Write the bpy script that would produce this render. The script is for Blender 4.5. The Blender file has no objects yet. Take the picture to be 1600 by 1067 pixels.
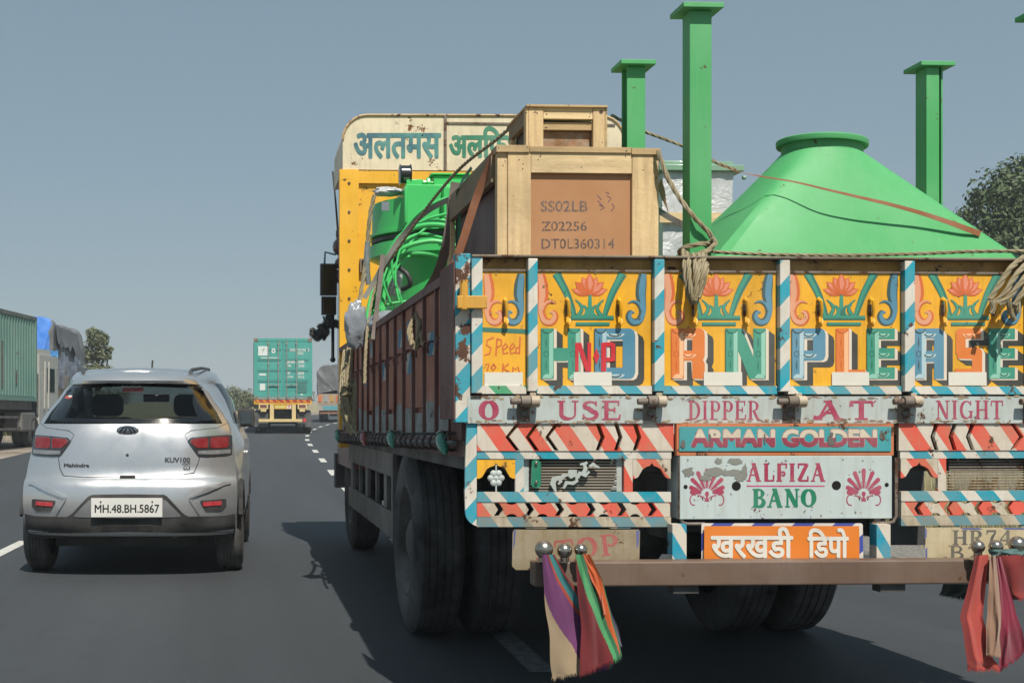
import bpy, math, random
from math import sin, cos, pi, radians
from mathutils import Vector, Matrix, noise
from mathutils.geometry import tessellate_polygon

random.seed(7)
SC = bpy.context.scene
COL = SC.collection

# ------------------------------------------------------------------ camera
F, PPX, HY, CAMH, YAW = 2000.0, 477.0, 655.0, 1.2, radians(3.0)
cd = bpy.data.cameras.new("camera")
cam = bpy.data.objects.new("camera", cd); COL.objects.link(cam)
cam.location = (0, 0, CAMH); cam.rotation_euler = (radians(90), 0, -YAW)
cd.sensor_fit = 'HORIZONTAL'; cd.sensor_width = 36.0; cd.lens = 36.0 * F / 1600.0
cd.shift_x = (800 - PPX) / 1600.0; cd.shift_y = (HY - 533.5) / 1600.0
cd.clip_start = 0.1; cd.clip_end = 6000
SC.camera = cam

# ------------------------------------------------------------------ sky and sun
SUN_EL, SUN_AZ = radians(56), radians(10)     # azimuth: to the right of straight behind
w = bpy.data.worlds.new("World"); SC.world = w; w.use_nodes = True
nt = w.node_tree; nt.nodes.clear()
sky = nt.nodes.new('ShaderNodeTexSky'); sky.sky_type = 'NISHITA'; sky.sun_disc = False
sky.sun_elevation = SUN_EL; sky.sun_rotation = pi - SUN_AZ
sky.air_density = 1.0; sky.dust_density = 1.0; sky.ozone_density = 2.0; sky.altitude = 50
hs = nt.nodes.new('ShaderNodeHueSaturation'); hs.inputs['Saturation'].default_value = 0.85
bg = nt.nodes.new('ShaderNodeBackground'); bg.inputs['Strength'].default_value = 0.068
wo = nt.nodes.new('ShaderNodeOutputWorld')
nt.links.new(sky.outputs[0], hs.inputs['Color']); hzc = nt.nodes.new('ShaderNodeMix'); hzc.data_type = 'RGBA'; hzc.inputs[0].default_value = .55      # dusty air greys the whole sky
hzc.inputs[7].default_value = (3.15, 4.75, 5.55, 1)
nt.links.new(hs.outputs[0], hzc.inputs[6]); nt.links.new(hzc.outputs[2], bg.inputs['Color'])
nt.links.new(bg.outputs[0], wo.inputs['Surface'])
sl = bpy.data.lights.new("sun", 'SUN'); sl.energy = 5.0; sl.angle = radians(0.5); sl.color = (1.0, 0.93, 0.82)
so = bpy.data.objects.new("sun", sl); COL.objects.link(so)
_d = Vector((-sin(SUN_AZ) * cos(SUN_EL), cos(SUN_AZ) * cos(SUN_EL), -sin(SUN_EL)))
so.rotation_euler = _d.to_track_quat('-Z', 'Y').to_euler(); so.location = (8, -20, 30)

SC.view_settings.view_transform = 'Standard'; SC.view_settings.look = 'None'
SC.view_settings.exposure = 0.2; SC.view_settings.gamma = 1.0
SC.cycles.max_bounces = 6; SC.cycles.transparent_max_bounces = 12

# ------------------------------------------------------------------ measuring
def on(px, py, Y):                      # where the sight line through a pixel meets the upright plane at distance Y
    u = (px - PPX) / F; v = (HY - py) / F
    t = Y / (cos(YAW) - u * sin(YAW))
    return Vector((t * (u * cos(YAW) + sin(YAW)), Y, CAMH + t * v))

def gz(y):                              # the road dips gently, then climbs
    if y < 14: return 0.0
    if y < 26: return 0.0175 * (y - 14) ** 2 / 24.0
    return 0.0175 * (min(y, 400) - 20)

def lane(y):                            # sideways course of the lane line
    x = 1.25 + 0.026 * y
    if y > 42: x += 0.0022 * (min(y, 140) - 42) ** 2
    if y > 140: x += 0.43 * (y - 140)
    return x

# ------------------------------------------------------------------ mesh building
class MB:
    def __init__(s): s.v = []; s.f = []; s.m = []; s.sm = []
    def add(s, vs, fs, m=0, smooth=False):
        o = len(s.v); s.v += [Vector(p) for p in vs]
        for f in fs: s.f.append([i + o for i in f]); s.m.append(m); s.sm.append(smooth)
        return s
    def box(s, x0, x1, y0, y1, z0, z1, m=0):
        if x0 > x1: x0, x1 = x1, x0
        if y0 > y1: y0, y1 = y1, y0
        if z0 > z1: z0, z1 = z1, z0
        return s.add([(x0,y0,z0),(x1,y0,z0),(x1,y1,z0),(x0,y1,z0),(x0,y0,z1),(x1,y0,z1),(x1,y1,z1),(x0,y1,z1)],
            [(0,3,2,1),(4,5,6,7),(0,1,5,4),(1,2,6,5),(2,3,7,6),(3,0,4,7)], m)
    def obox(s, c, ax, ay, az, m=0):     # oriented box: centre and three half axes
        c, ax, ay, az = map(Vector, (c, ax, ay, az)); vs = []
        for k in (-1, 1):
            for i, j in ((-1,-1),(1,-1),(1,1),(-1,1)): vs.append(c + ax*i + ay*j + az*k)
        return s.add(vs, [(0,3,2,1),(4,5,6,7),(0,1,5,4),(1,2,6,5),(2,3,7,6),(3,0,4,7)], m)
    def beam(s, a, b, wd, hd, m=0, up=(0,0,1)):
        a, b = Vector(a), Vector(b); d = (b - a); L = d.length; d /= L
        u = Vector(up); sdir = d.cross(u)
        if sdir.length < 1e-4: sdir = d.cross(Vector((1,0,0)))
        sdir.normalize(); u = sdir.cross(d)
        return s.obox((a+b)/2, sdir*wd/2, d*L/2, u*hd/2, m)
    def tube(s, path, r, n=8, m=0, caps=True, smooth=True):
        P = [Vector(p) for p in path]; N = len(P); R = r if isinstance(r, (list, tuple)) else [r]*N
        t = (P[1]-P[0]).normalized(); ref = Vector((0,0,1)) if abs(t.z) < .9 else Vector((1,0,0))
        a = t.cross(ref).normalized(); vs = []
        for i in range(N):
            t2 = (P[min(i+1,N-1)] - P[max(i-1,0)])
            if t2.length > 1e-9: t = t2.normalized()
            a = (a - t*a.dot(t)); a = a.normalized() if a.length > 1e-6 else t.orthogonal().normalized()
            b = t.cross(a)
            for k in range(n):
                q = 2*pi*k/n; vs.append(P[i] + (a*cos(q) + b*sin(q))*R[i])
        fs = [(i*n+k, i*n+(k+1)%n, (i+1)*n+(k+1)%n, (i+1)*n+k) for i in range(N-1) for k in range(n)]
        if caps: fs += [tuple(range(n-1,-1,-1)), tuple(range((N-1)*n, N*n))]
        return s.add(vs, fs, m, smooth)
    def rope(s, path, r, m=0, step=None, n=5):     # three twisted strands
        P = resample(smoothpath(path), step or r*1.5); N = len(P)
        t = (P[1]-P[0]).normalized(); a = t.orthogonal().normalized(); S = [[], [], []]
        for i in range(N):
            t = (P[min(i+1,N-1)] - P[max(i-1,0)]).normalized()
            a = (a - t*a.dot(t)).normalized(); b = t.cross(a)
            for k in range(3):
                q = i*0.62 + k*2*pi/3; S[k].append(P[i] + (a*cos(q)+b*sin(q))*r*.5)
        for k in range(3): s.tube(S[k], r*.56, n, m)
        return s
    def lathe(s, prof, origin, axis='x', n=32, m=0, ang=(0, 2*pi), smooth=True):    # prof: (along, radius)
        o = Vector(origin); vs = []; full = abs(ang[1]-ang[0]-2*pi) < 1e-6; K = n if full else n+1
        for (a, r) in prof:
            for k in range(K):
                q = ang[0] + (ang[1]-ang[0])*k/n; c, d = cos(q)*r, sin(q)*r
                vs.append(o + (Vector((a,c,d)) if axis == 'x' else Vector((c,a,d)) if axis == 'y' else Vector((c,d,a))))
        fs = []
        for i in range(len(prof)-1):
            for k in range(n if full else n):
                k2 = (k+1) % K if full else k+1
                fs.append((i*K+k, i*K+k2, (i+1)*K+k2, (i+1)*K+k))
        return s.add(vs, fs, m, smooth)
    def sphere(s, c, r, m=0, n=14, sc=(1,1,1)):
        c = Vector(c); vs = []; fs = []; h = n//2
        for i in range(h+1):
            p = pi*i/h
            for k in range(n):
                q = 2*pi*k/n; vs.append(c + Vector((sin(p)*cos(q)*r*sc[0], sin(p)*sin(q)*r*sc[1], cos(p)*r*sc[2])))
        for i in range(h):
            for k in range(n): fs.append((i*n+k, (i+1)*n+k, (i+1)*n+(k+1)%n, i*n+(k+1)%n))
        return s.add(vs, fs, m, True)
    def flat(s, pts, m=0): return s.add(pts, [tuple(range(len(pts)))], m)
    def slab(s, loop, mapf, d, m=0, holes=(), mside=None):    # a plate cut along a 2-D outline, with holes; mapf(a, b, off)
        loops = [list(loop)] + [list(h) for h in holes]
        tri = tessellate_polygon([[Vector((p[0], p[1], 0)) for p in l] for l in loops])
        flatp = [p for l in loops for p in l]; n = len(flatp)
        vs = [mapf(p[0], p[1], 0) for p in flatp] + [mapf(p[0], p[1], -d) for p in flatp]
        fs = [tuple(t) for t in tri] + [tuple(i+n for i in reversed(t)) for t in tri]
        s.add(vs, fs, m); o = len(s.v) - 2*n; k0 = 0
        for l in loops:
            L = len(l)
            for k in range(L):
                a, b = k0+k, k0+(k+1) % L
                s.f.append([o+a, o+b, o+b+n, o+a+n]); s.m.append(m if mside is None else mside); s.sm.append(False)
            k0 += L
        return s
    def grid(s, rows, m=0, smooth=True, closed=False):
        R = len(rows); Cn = len(rows[0]); vs = [p for r in rows for p in r]; fs = []
        for i in range(R-1):
            for k in range(Cn if closed else Cn-1):
                k2 = (k+1) % Cn; fs.append((i*Cn+k, i*Cn+k2, (i+1)*Cn+k2, (i+1)*Cn+k))
        return s.add(vs, fs, m, smooth)
    def build(s, name, mats, parent=None, org=None, bevel=0, sharp=35):
        if not isinstance(mats, (list, tuple)): mats = [mats]
        me = bpy.data.meshes.new(name); o = Vector(org) if org is not None else Vector((0,0,0))
        me.from_pydata([tuple(p-o) for p in s.v], [], s.f)
        for mt in mats: me.materials.append(mt)
        me.polygons.foreach_set('material_index', s.m)
        me.polygons.foreach_set('use_smooth', s.sm)
        me.update()
        if any(s.sm): me.set_sharp_from_angle(angle=radians(sharp))
        ob = bpy.data.objects.new(name, me); COL.objects.link(ob)
        if parent is not None: ob.parent = parent
        if bevel:
            md = ob.modifiers.new("bevel", 'BEVEL'); md.width = bevel; md.segments = 2; md.limit_method = 'ANGLE'; md.angle_limit = radians(50)
        return ob

def smoothpath(P, k=6):
    P = [Vector(p) for p in P]
    if len(P) < 3: return P
    out = []
    for i in range(len(P)-1):
        p0, p1, p2, p3 = P[max(i-1,0)], P[i], P[i+1], P[min(i+2,len(P)-1)]
        for j in range(k):
            t = j/k; out.append(.5*((2*p1)+(p2-p0)*t+(2*p0-5*p1+4*p2-p3)*t*t+(3*p1-p0-3*p2+p3)*t**3))
    out.append(P[-1]); return out

def resample(P, step):
    P = [Vector(p) for p in P]; out = [P[0].copy()]; acc = 0.0
    for a, b in zip(P, P[1:]):
        L = (b-a).length
        if L < 1e-9: continue
        d = step - acc
        while d <= L: out.append(a + (b-a)*(d/L)); d += step
        acc = L - (d - step)
    if (out[-1]-P[-1]).length > step*.3: out.append(P[-1].copy())
    if len(out) < 2: out.append(P[-1].copy())
    return out

def sagline(a, b, sag, n=9):
    a, b = Vector(a), Vector(b)
    return [a.lerp(b, i/(n-1)) - Vector((0,0,sag*4*(i/(n-1))*(1-i/(n-1)))) for i in range(n)]

def tag(o, label=None, cat=None, group=None, kind=None):
    if label: o['label'] = label
    if cat: o['category'] = cat
    if group: o['group'] = group
    if kind: o['kind'] = kind
    return o

def thing(name, loc, label, cat, group=None, rz=0.0):
    e = bpy.data.objects.new(name, None); COL.objects.link(e); e.empty_display_size = .2
    e.location = loc; e.rotation_euler = (0, 0, rz); return tag(e, label, cat, group)

def dup(o, parent=None, data=None):
    c = o.copy(); COL.objects.link(c); c.parent = parent
    for ch in list(o.children): dup(ch, c)
    return c

# ------------------------------------------------------------------ materials
def C(h, a=1.0):
    r = [int(h[i:i+2], 16)/255 for i in (0,2,4)]
    return tuple((x/12.92 if x <= .04045 else ((x+.055)/1.055)**2.4) for x in r) + (a,)

class NB:
    def __init__(s, name):
        s.mat = bpy.data.materials.new(name); s.mat.use_nodes = True; s.t = s.mat.node_tree
        s.b = s.t.nodes['Principled BSDF']; s.co = s.n('ShaderNodeTexCoord').outputs['Object']
    def n(s, typ, **kw):
        x = s.t.nodes.new(typ)
        for k, v in kw.items(): setattr(x, k, v)
        return x
    def set(s, sock, v):
        if isinstance(v, bpy.types.NodeSocket): s.t.links.new(v, sock)
        else: sock.default_value = v
    def math(s, op, a, b=0.0, clamp=False):
        x = s.n('ShaderNodeMath', operation=op, use_clamp=clamp); s.set(x.inputs[0], a); s.set(x.inputs[1], b); return x.outputs[0]
    def noise(s, scale, detail=4, rough=.6, vec=None, sc=None, dist=0):
        x = s.n('ShaderNodeTexNoise'); x.inputs['Scale'].default_value = scale; x.inputs['Detail'].default_value = detail
        x.inputs['Roughness'].default_value = rough; x.inputs['Distortion'].default_value = dist
        v = vec if vec is not None else s.co
        if sc:
            mp = s.n('ShaderNodeMapping'); mp.inputs['Scale'].default_value = sc; s.set(mp.inputs['Vector'], v); v = mp.outputs[0]
        s.set(x.inputs['Vector'], v); return x.outputs['Fac']
    def ramp(s, v, lo, hi):
        x = s.n('ShaderNodeMapRange'); x.inputs['From Min'].default_value = lo; x.inputs['From Max'].default_value = hi; s.set(x.inputs['Value'], v); return x.outputs[0]
    def mix(s, f, a, b, mode='MIX'):
        x = s.n('ShaderNodeMix', data_type='RGBA', blend_type=mode); s.set(x.inputs[0], f); s.set(x.inputs[6], a); s.set(x.inputs[7], b); return x.outputs[2]
    def bump(s, h, strength=.3, dist=.01):
        x = s.n('ShaderNodeBump'); x.inputs['Strength'].default_value = strength; x.inputs['Distance'].default_value = dist
        s.set(x.inputs['Height'], h); s.t.links.new(x.outputs[0], s.b.inputs['Normal'])
    def stripes(s, dirv, period, duty, ph=0.0, wob=0.0):
        d = s.n('ShaderNodeVectorMath', operation='DOT_PRODUCT'); s.set(d.inputs[0], s.co); d.inputs[1].default_value = dirv
        v = s.math('MULTIPLY', d.outputs['Value'], 1/period); v = s.math('ADD', v, ph)
        if wob: v = s.math('ADD', v, s.math('MULTIPLY', s.noise(9, 2), wob))
        return s.math('LESS_THAN', s.math('FRACT', v), duty)

def finish(nb, col, rough=.5, metal=0, var=.12, vs=3.0, dirt=0.0, dcol='4a4036', ds=6.0, rust=0.0, rcol='5a3a26', rs=11.0, bump=0.0, bs=60, coat=0, streak=0.0, dust=0.0):
    """weathered surface: tone variation, dirt film, chipped rust, run streaks"""
    c = col if isinstance(col, bpy.types.NodeSocket) else C(col)
    if var:
        n1 = nb.noise(vs, 5)
        c = nb.mix(nb.ramp(n1, .3, .7), nb.mix(var, c, (0,0,0,1)), nb.mix(var*.5, c, (1,1,1,1)))
    if dirt:
        n2 = nb.noise(ds, 8, .7); c = nb.mix(nb.math('MULTIPLY', nb.ramp(n2, .42, .72), dirt, True), c, C(dcol))
    if streak:
        n4 = nb.noise(4.0, 6, .65, sc=(9, 9, .7)); c = nb.mix(nb.math('MULTIPLY', nb.ramp(n4, .5, .72), streak, True), c, C(dcol))
    if dust: c = nb.mix(nb.math('MULTIPLY', nb.ramp(nb.noise(1.6, 6), .25, .8), dust, True), c, C('8d8272'))
    r = nb.math('ADD', nb.math('MULTIPLY', nb.noise(vs*3, 4), .2), rough-.1)
    if rust:
        n3 = nb.noise(rs, 10, .72); k = nb.ramp(n3, .645-.15*rust, .67-.15*rust)
        rc = nb.mix(nb.ramp(nb.noise(40, 4), .3, .7), C(rcol), nb.mix(.5, C(rcol), C('2c2018')))
        c = nb.mix(k, c, rc); r = nb.math('MAXIMUM', r, nb.math('MULTIPLY', k, .85))
    nb.set(nb.b.inputs['Base Color'], c); nb.set(nb.b.inputs['Roughness'], r); nb.b.inputs['Metallic'].default_value = metal
    if coat: nb.b.inputs['Coat Weight'].default_value = coat; nb.b.inputs['Coat Roughness'].default_value = .08
    if bump: nb.bump(nb.noise(bs, 6), bump)
    return nb.mat

_mc = {}
def M(name, col=None, **kw):
    if name not in _mc: _mc[name] = finish(NB(name), col, **kw)
    return _mc[name]
def MS(name, ca, cb, slope, period, duty=.5, ph=0.0, axis='xz', wob=0.0, **kw):
    if name not in _mc:
        nb = NB(name); L = math.hypot(1, slope)
        dv = (1/L, 0, slope/L) if axis == 'xz' else (0, 1/L, slope/L)
        k = nb.stripes(dv, period, duty, ph, wob); _mc[name] = finish(nb, nb.mix(k, C(cb), C(ca)), **kw)
    return _mc[name]

def glass(name, col, rough=.03, alpha=None):
    nb = NB(name); b = nb.b; b.inputs['Base Color'].default_value = C(col); b.inputs['Roughness'].default_value = rough
    if alpha is not None:
        tr = nb.n('ShaderNodeBsdfTransparent'); tr.inputs[0].default_value = C(col)
        gl = nb.n('ShaderNodeBsdfGlossy'); gl.inputs['Roughness'].default_value = rough; gl.inputs[0].default_value = (.9,.9,.9,1)
        fr = nb.n('ShaderNodeLayerWeight'); fr.inputs[0].default_value = .5; fr = nb.math('POWER', fr.outputs['Facing'], 4.0)
        mx = nb.n('ShaderNodeMixShader'); nb.t.links.new(nb.math('ADD', nb.math('MULTIPLY', fr, .55), alpha), mx.inputs[0])
        nb.t.links.new(tr.outputs[0], mx.inputs[1]); nb.t.links.new(gl.outputs[0], mx.inputs[2])
        nb.t.links.new(mx.outputs[0], nb.t.nodes['Material Output'].inputs[0])
    return nb.mat

# ------------------------------------------------------------------ lettering
_k = [0]
def lift():                              # every brush mark gets its own hair-thin height
    _k[0] = (_k[0] + 1) % 48
    return _k[0]*.00004
PAINT = .28                              # how thick paint lies, against the figures below

def font_text(mb, s, rect, mapf, m, bold=0.0, off=.002, shear=0.0, mid=None, split=None, fat=0.0):
    if fat:                                  # a broad brush: the same letters laid side by side
        X0, Y0, X1, Y1 = rect
        for i in range(8): font_text(mb, s, (X0+fat*cos(i*pi/4), Y0+fat*sin(i*pi/4), X1+fat*cos(i*pi/4), Y1+fat*sin(i*pi/4)), mapf, m, bold, off)
        return
    cu = bpy.data.curves.new("lettering", 'FONT'); cu.body = s; cu.offset = bold; cu.shear = shear; cu.resolution_u = 3
    ob = bpy.data.objects.new("lettering", cu); COL.objects.link(ob)
    dg = bpy.context.evaluated_depsgraph_get(); me = bpy.data.meshes.new_from_object(ob.evaluated_get(dg))
    vs = [v.co.copy() for v in me.vertices]; fs = [tuple(p.vertices) for p in me.polygons]
    bpy.data.objects.remove(ob); bpy.data.curves.remove(cu); bpy.data.meshes.remove(me)
    if not vs: return
    x0, x1 = min(v.x for v in vs), max(v.x for v in vs); y0, y1 = min(v.y for v in vs), max(v.y for v in vs)
    X0, Y0, X1, Y1 = rect; par = list(range(len(vs)))
    def root(i):
        while par[i] != i: par[i] = par[par[i]]; i = par[i]
        return i
    for f in fs:
        for i in f[1:]: par[root(i)] = root(f[0])
    h = {}                                  # glyphs that touch each lie at their own height
    for i in range(len(vs)): h.setdefault(root(i), lift())
    h = {k: (off + v)*PAINT for k, v in h.items()}
    pv = [mapf(X0+(v.x-x0)/(x1-x0)*(X1-X0), Y1-(v.y-y0)/(y1-y0)*(Y1-Y0), h[root(i)]) for i, v in enumerate(vs)]
    if split is None: mb.add(pv, fs, m)
    else:
        cy = lambda f: sum(vs[i].y for i in f)/len(f)
        mb.add(pv, [f for f in fs if cy(f) > split], m); mb.add(pv, [f for f in fs if cy(f) <= split], mid)

def arc(cx, cy, rx, ry, a0, a1, n=9):
    return [(cx+rx*cos(radians(a0+(a1-a0)*i/n)), cy+ry*sin(radians(a0+(a1-a0)*i/n))) for i in range(n+1)]

def stroke(mb, pts, wd, mapf, m, off=.002):     # a brush stroke; wd one width or one per point
    n = len(pts); W = wd if isinstance(wd, (list, tuple)) else [wd]*n; L = []; R = []; o = (off + lift())*PAINT
    for i in range(n):
        a = pts[max(i-1,0)]; b = pts[min(i+1,n-1)]; dx, dy = b[0]-a[0], b[1]-a[1]; l = math.hypot(dx, dy) or 1
        nx, ny = -dy/l*W[i]/2, dx/l*W[i]/2
        L.append(mapf(pts[i][0]+nx, pts[i][1]+ny, o)); R.append(mapf(pts[i][0]-nx, pts[i][1]-ny, o))
    mb.add(L+R, [(i, i+1, n+i+1, n+i) for i in range(n-1)], m)

def curve2(pts, W, k=5):
    P = smoothpath([Vector((a, b, 0)) for a, b in pts], k); n = len(P); m = len(W)-1
    return [(p.x, p.y) for p in P], [W[min(int(i/k), m)]+(W[min(int(i/k)+1, m)]-W[min(int(i/k), m)])*((i % k)/k) for i in range(n)]

def wlerp(n, *ws): 
    out = []
    for i in range(n):
        t = i/(n-1)*(len(ws)-1); k = min(int(t), len(ws)-2); out.append(ws[k]+(ws[k+1]-ws[k])*(t-k))
    return out

def blob(mb, pts, mapf, m, off=.002):
    o = (off + lift())*PAINT; mb.flat([mapf(p[0], p[1], o) for p in pts], m)

# serif letters, y up in a cell of height 1
def _sf():
    T, t, s = .20, .09, .07
    def sr(x, y, w=.30): return ([(x-w/2, y), (x+w/2, y)], s)
    D = {}
    D['U'] = (.86, [([(.16,1),(.16,.34)]+arc(.43,.30,.27,.24,180,360,10)+[(.70,.4),(.70,1)], wlerp(15,T,T,T,t,t,t)), sr(.16,.965), sr(.70,.965,.26)])
    D['S'] = (.74, [(arc(.38,.74,.24,.20,20,200,8)+[(.30,.60),(.46,.44)]+arc(.36,.27,.26,.22,30,-190,9), wlerp(21,t,t,T,T*1.1,T,t,t)), ([(.60,.98),(.60,.72)],.07), ([(.10,.30),(.10,.02)],.07)])
    D['E'] = (.80, [([(.20,0),(.20,1)],T), ([(.2,.955),(.68,.955)],t), ([(.2,.045),(.70,.045)],t), ([(.2,.52),(.52,.52)],t), ([(.68,1),(.66,.74)],.08), ([(.70,0),(.73,.28)],.09), ([(.52,.66),(.52,.38)],.08), sr(.16,.965,.26), sr(.16,.035,.26)])
    D['D'] = (.86, [([(.20,0),(.20,1)],T), ([(.2,.955)]+arc(.36,.5,.36,.45,85,-85,12)+[(.2,.045)], wlerp(15,t,t,T,T,T,t,t)), sr(.14,.965,.28), sr(.14,.035,.28)])
    D['I'] = (.42, [([(.2,0),(.2,1)],T), sr(.2,.965,.34), sr(.2,.035,.34)])
    D['P'] = (.76, [([(.20,0),(.20,1)],T), ([(.2,.955)]+arc(.38,.70,.26,.26,85,-80,10)+[(.33,.46),(.36,.56)], wlerp(14,t,t,T,T,t,t)), sr(.16,.965,.28), sr(.2,.035,.36)])
    D['R'] = (.86, [([(.20,0),(.20,1)],T), ([(.2,.955)]+arc(.38,.72,.25,.24,85,-80,10)+[(.32,.48)], wlerp(13,t,t,T,T,t,t)), ([(.40,.5),(.56,.2),(.66,.05),(.80,.03)],[T*.9,T,T*.8,t]), sr(.16,.965,.28), sr(.2,.035,.36)])
    D['A'] = (.96, [([(.14,.03),(.46,1)],t), ([(.44,1),(.74,.0)],T), ([(.26,.36),(.62,.36)],.08), sr(.14,.035,.26), sr(.76,.035,.30), ([(.30,.98),(.52,.98)],.07)])
    D['T'] = (.80, [([(.40,0),(.40,.95)],T), ([(.06,.95),(.74,.95)],.10), ([(.07,.98),(.05,.70)],.08), ([(.73,.98),(.75,.70)],.08), sr(.40,.035,.40)])
    D['N'] = (.92, [([(.18,0),(.18,1)],t), ([(.18,.98),(.70,.04)],T), ([(.72,0),(.72,1)],t), sr(.18,.035,.28), sr(.15,.965,.26), sr(.74,.965,.28)])
    D['G'] = (.88, [(arc(.44,.5,.32,.45,40,330,18), wlerp(19,t,t,T,T,T,t,t)), ([(.72,.05),(.72,.42)],T*.8), sr(.70,.42,.28), ([(.70,.98),(.70,.72)],.07)])
    D['H'] = (.90, [([(.2,0),(.2,1)],T), ([(.70,0),(.70,1)],T), ([(.2,.5),(.7,.5)],t), sr(.2,.965,.34), sr(.2,.035,.34), sr(.7,.965,.34), sr(.7,.035,.34)])
    D['O'] = (.90, [(arc(.44,.5,.32,.44,90,450,24), wlerp(25,t,T*1.1,T*1.15,t,t,T*1.15,T*1.1,t))])
    D['L'] = (.74, [([(.20,0),(.20,1)],T), ([(.2,.05),(.64,.05)],t), ([(.64,.02),(.66,.36)],.09), sr(.2,.965,.34)])
    D['F'] = (.74, [([(.20,0),(.20,1)],T), ([(.2,.955),(.66,.955)],t), ([(.65,1),(.63,.72)],.08), ([(.2,.52),(.46,.52)]+arc(.46,.42,.08,.1,90,-180,7), wlerp(10,t,t,.1,.1)), sr(.2,.035,.36)])
    D['Z'] = (.80, [([(.10,.95),(.66,.95)],.10), ([(.64,.96),(.14,.05)],T), ([(.12,.05),(.70,.05)],.10), ([(.11,1),(.11,.72)],.08), ([(.69,0),(.69,.3)],.08)])
    D['B'] = (.80, [([(.20,0),(.20,1)],T), ([(.2,.955)]+arc(.38,.75,.22,.21,85,-85,8)+[(.2,.53)], wlerp(11,t,t,T,t,t)), ([(.3,.525)]+arc(.40,.28,.26,.235,85,-85,8)+[(.2,.045)], wlerp(11,t,t,T,T,t)), sr(.14,.965,.26), sr(.14,.035,.26)])
    D['7'] = (.72, [([(.10,.94),(.62,.94)],.13), ([(.62,.92),(.40,.5),(.32,0)],[t,T*.9,T]), ([(.11,1),(.11,.72)],.08)])
    D['4'] = (.78, [([(.52,0),(.52,1)],T), ([(.52,.98),(.08,.32)],t), ([(.06,.31),(.74,.31)],.10), sr(.52,.035,.34)])
    D['2'] = (.74, [(arc(.36,.72,.25,.24,170,-20,10)+[(.44,.40),(.12,.06)], wlerp(13,.14,T*.7,T,T,t)), ([(.10,.06),(.68,.06)],.13), ([(.67,0),(.69,.25)],.08)])
    return D
SERIF = _sf()
def serif_text(mb, s, rect, mapf, m, gap=.06, off=.002, bold=1.0, slant=0.0):
    X0, Y0, X1, Y1 = rect; tot = sum(.4 if c == ' ' else SERIF[c][0]+gap for c in s) - gap
    kx = (X1-X0)/tot; h = Y1-Y0; x = 0.0
    for c in s:
        if c == ' ': x += .4; continue
        wd, st = SERIF[c]
        for pts, w_ in st:
            P = [(X0+(x+p[0])*kx + slant*(p[1]-.5)*h, Y1-p[1]*h) for p in pts]
            sc = h*bold*min(1.15, kx/h*1.0 + .15)
            W = [a*sc for a in w_] if isinstance(w_, list) else w_*sc
            if isinstance(W, list) and len(W) != len(P): W = wlerp(len(P), *W)
            stroke(mb, P, W, mapf, m, off)
        x += wd + gap

# ================================================================== the painted truck
TX0, TX1, TCX = 0.8955, 3.472, 2.184        # body sides and middle
TR = 5.0                                     # plane of the tail panels
BF, BT = 1.10, 1.83                          # bed floor, top of the walls
truck = thing('cargo_truck', (TCX, 7.2, 0), 'hand painted yellow cargo truck with HORN PLEASE across its tailgate, loaded with green machinery', 'truck')
TO = Vector((TCX, 7.2, 0))
def tp(mb, name, mats, parent=None, **kw):   # a part of the truck, built in world coordinates
    o = mb.build(name, mats, truck if parent is None else parent, org=TO, **kw); return o

yel = M('yellow_paint', 'eeae08', rough=.45, var=.10, dirt=.35, ds=3.5, dcol='7a5a20', rust=.18, rs=9, streak=.25)
yel2 = M('yellow_rail_shade_grimy', 'b88716', rough=.6, var=.2, dirt=.7, ds=5, dcol='5a4018', rust=.45, streak=.4)  # darker yellow paints in the top rail's shade, with grime and rust over it
cream = M('cream_paint', 'ded1b2', rough=.5, var=.08, dirt=.25, ds=4, rust=.20, rs=6, rcol='7a4a22', streak=.2)
board = M('pale_board', 'b4bfbd', rough=.5, var=.10, dirt=.35, ds=5, dcol='8a7a62', rust=.20, rs=10, streak=.35)
crim = M('crimson', 'a01a48', rough=.5, var=.15, dirt=.15, ds=12, dcol='c0b0a8')
sgreen = M('sign_green', '0a7a58', rough=.5, var=.12)
teal = M('teal_paint', '2f8f76', rough=.5, var=.12); tealD = M('deep_teal', '23705f', rough=.5, var=.1)
blueL = M('soft_blue', '4c86a0', rough=.5, var=.12); blueD = M('deep_slate', '35504e', rough=.5, var=.1)  # deep slate is an ornament paint of its own
orL = M('orange_paint', 'db7418', rough=.5, var=.12); peach = M('peach_paint', 'd99a78', rough=.5, var=.08); orD = M('deep_orange', 'cf6224', rough=.5, var=.1)
pinkw = M('pale_bevel', 'dccdbb', rough=.5, var=.06); shad = M('grey_lettering', '34352f', rough=.55, var=.12)
redp = M('red_paint', 'c8202c', rough=.5, var=.1); coral = M('coral_paint', 'dd8467', rough=.5, var=.12)
white = M('white_paint', 'cfcabf', rough=.5, var=.06, dirt=.3, ds=5, dcol='9a8a70', rust=.16)
sticker = M('reflective_sticker', 'd9d6cb', rough=.4, var=.04, dirt=.15, dcol='a89a80', ds=14)
black = M('black_paint', '0d0d0e', rough=.6, var=.1); dark = M('dark_steel', '17171a', rough=.7, var=.3, dirt=.4, dcol='3a342c')
hole_black = M('painted_hole_black', '050506', rough=.9, var=0)  # flat black painted where an opening would be dark inside
rubber = M('tyre_rubber', '050506', rough=.9, var=.25, dust=.0, bump=.2, bs=90)
rimm = M('dusty_rim', '1e1b19', rough=.85, var=.3, dust=.2)
greyst = M('grey_steel', '57534e', rough=.65, var=.2, dirt=.5, dcol='2a2622', rust=.2)
rusty = M('rusty_steel', '6f6355', rough=.7, var=.2, dirt=.6, dcol='4a3020', ds=9, rust=.75, rs=14, bump=.2)
redwall = M('oxide_red', 'a8501f', rough=.6, var=.22, dirt=.45, dcol='4c2c20', ds=5, rust=.25, streak=.35)
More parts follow.
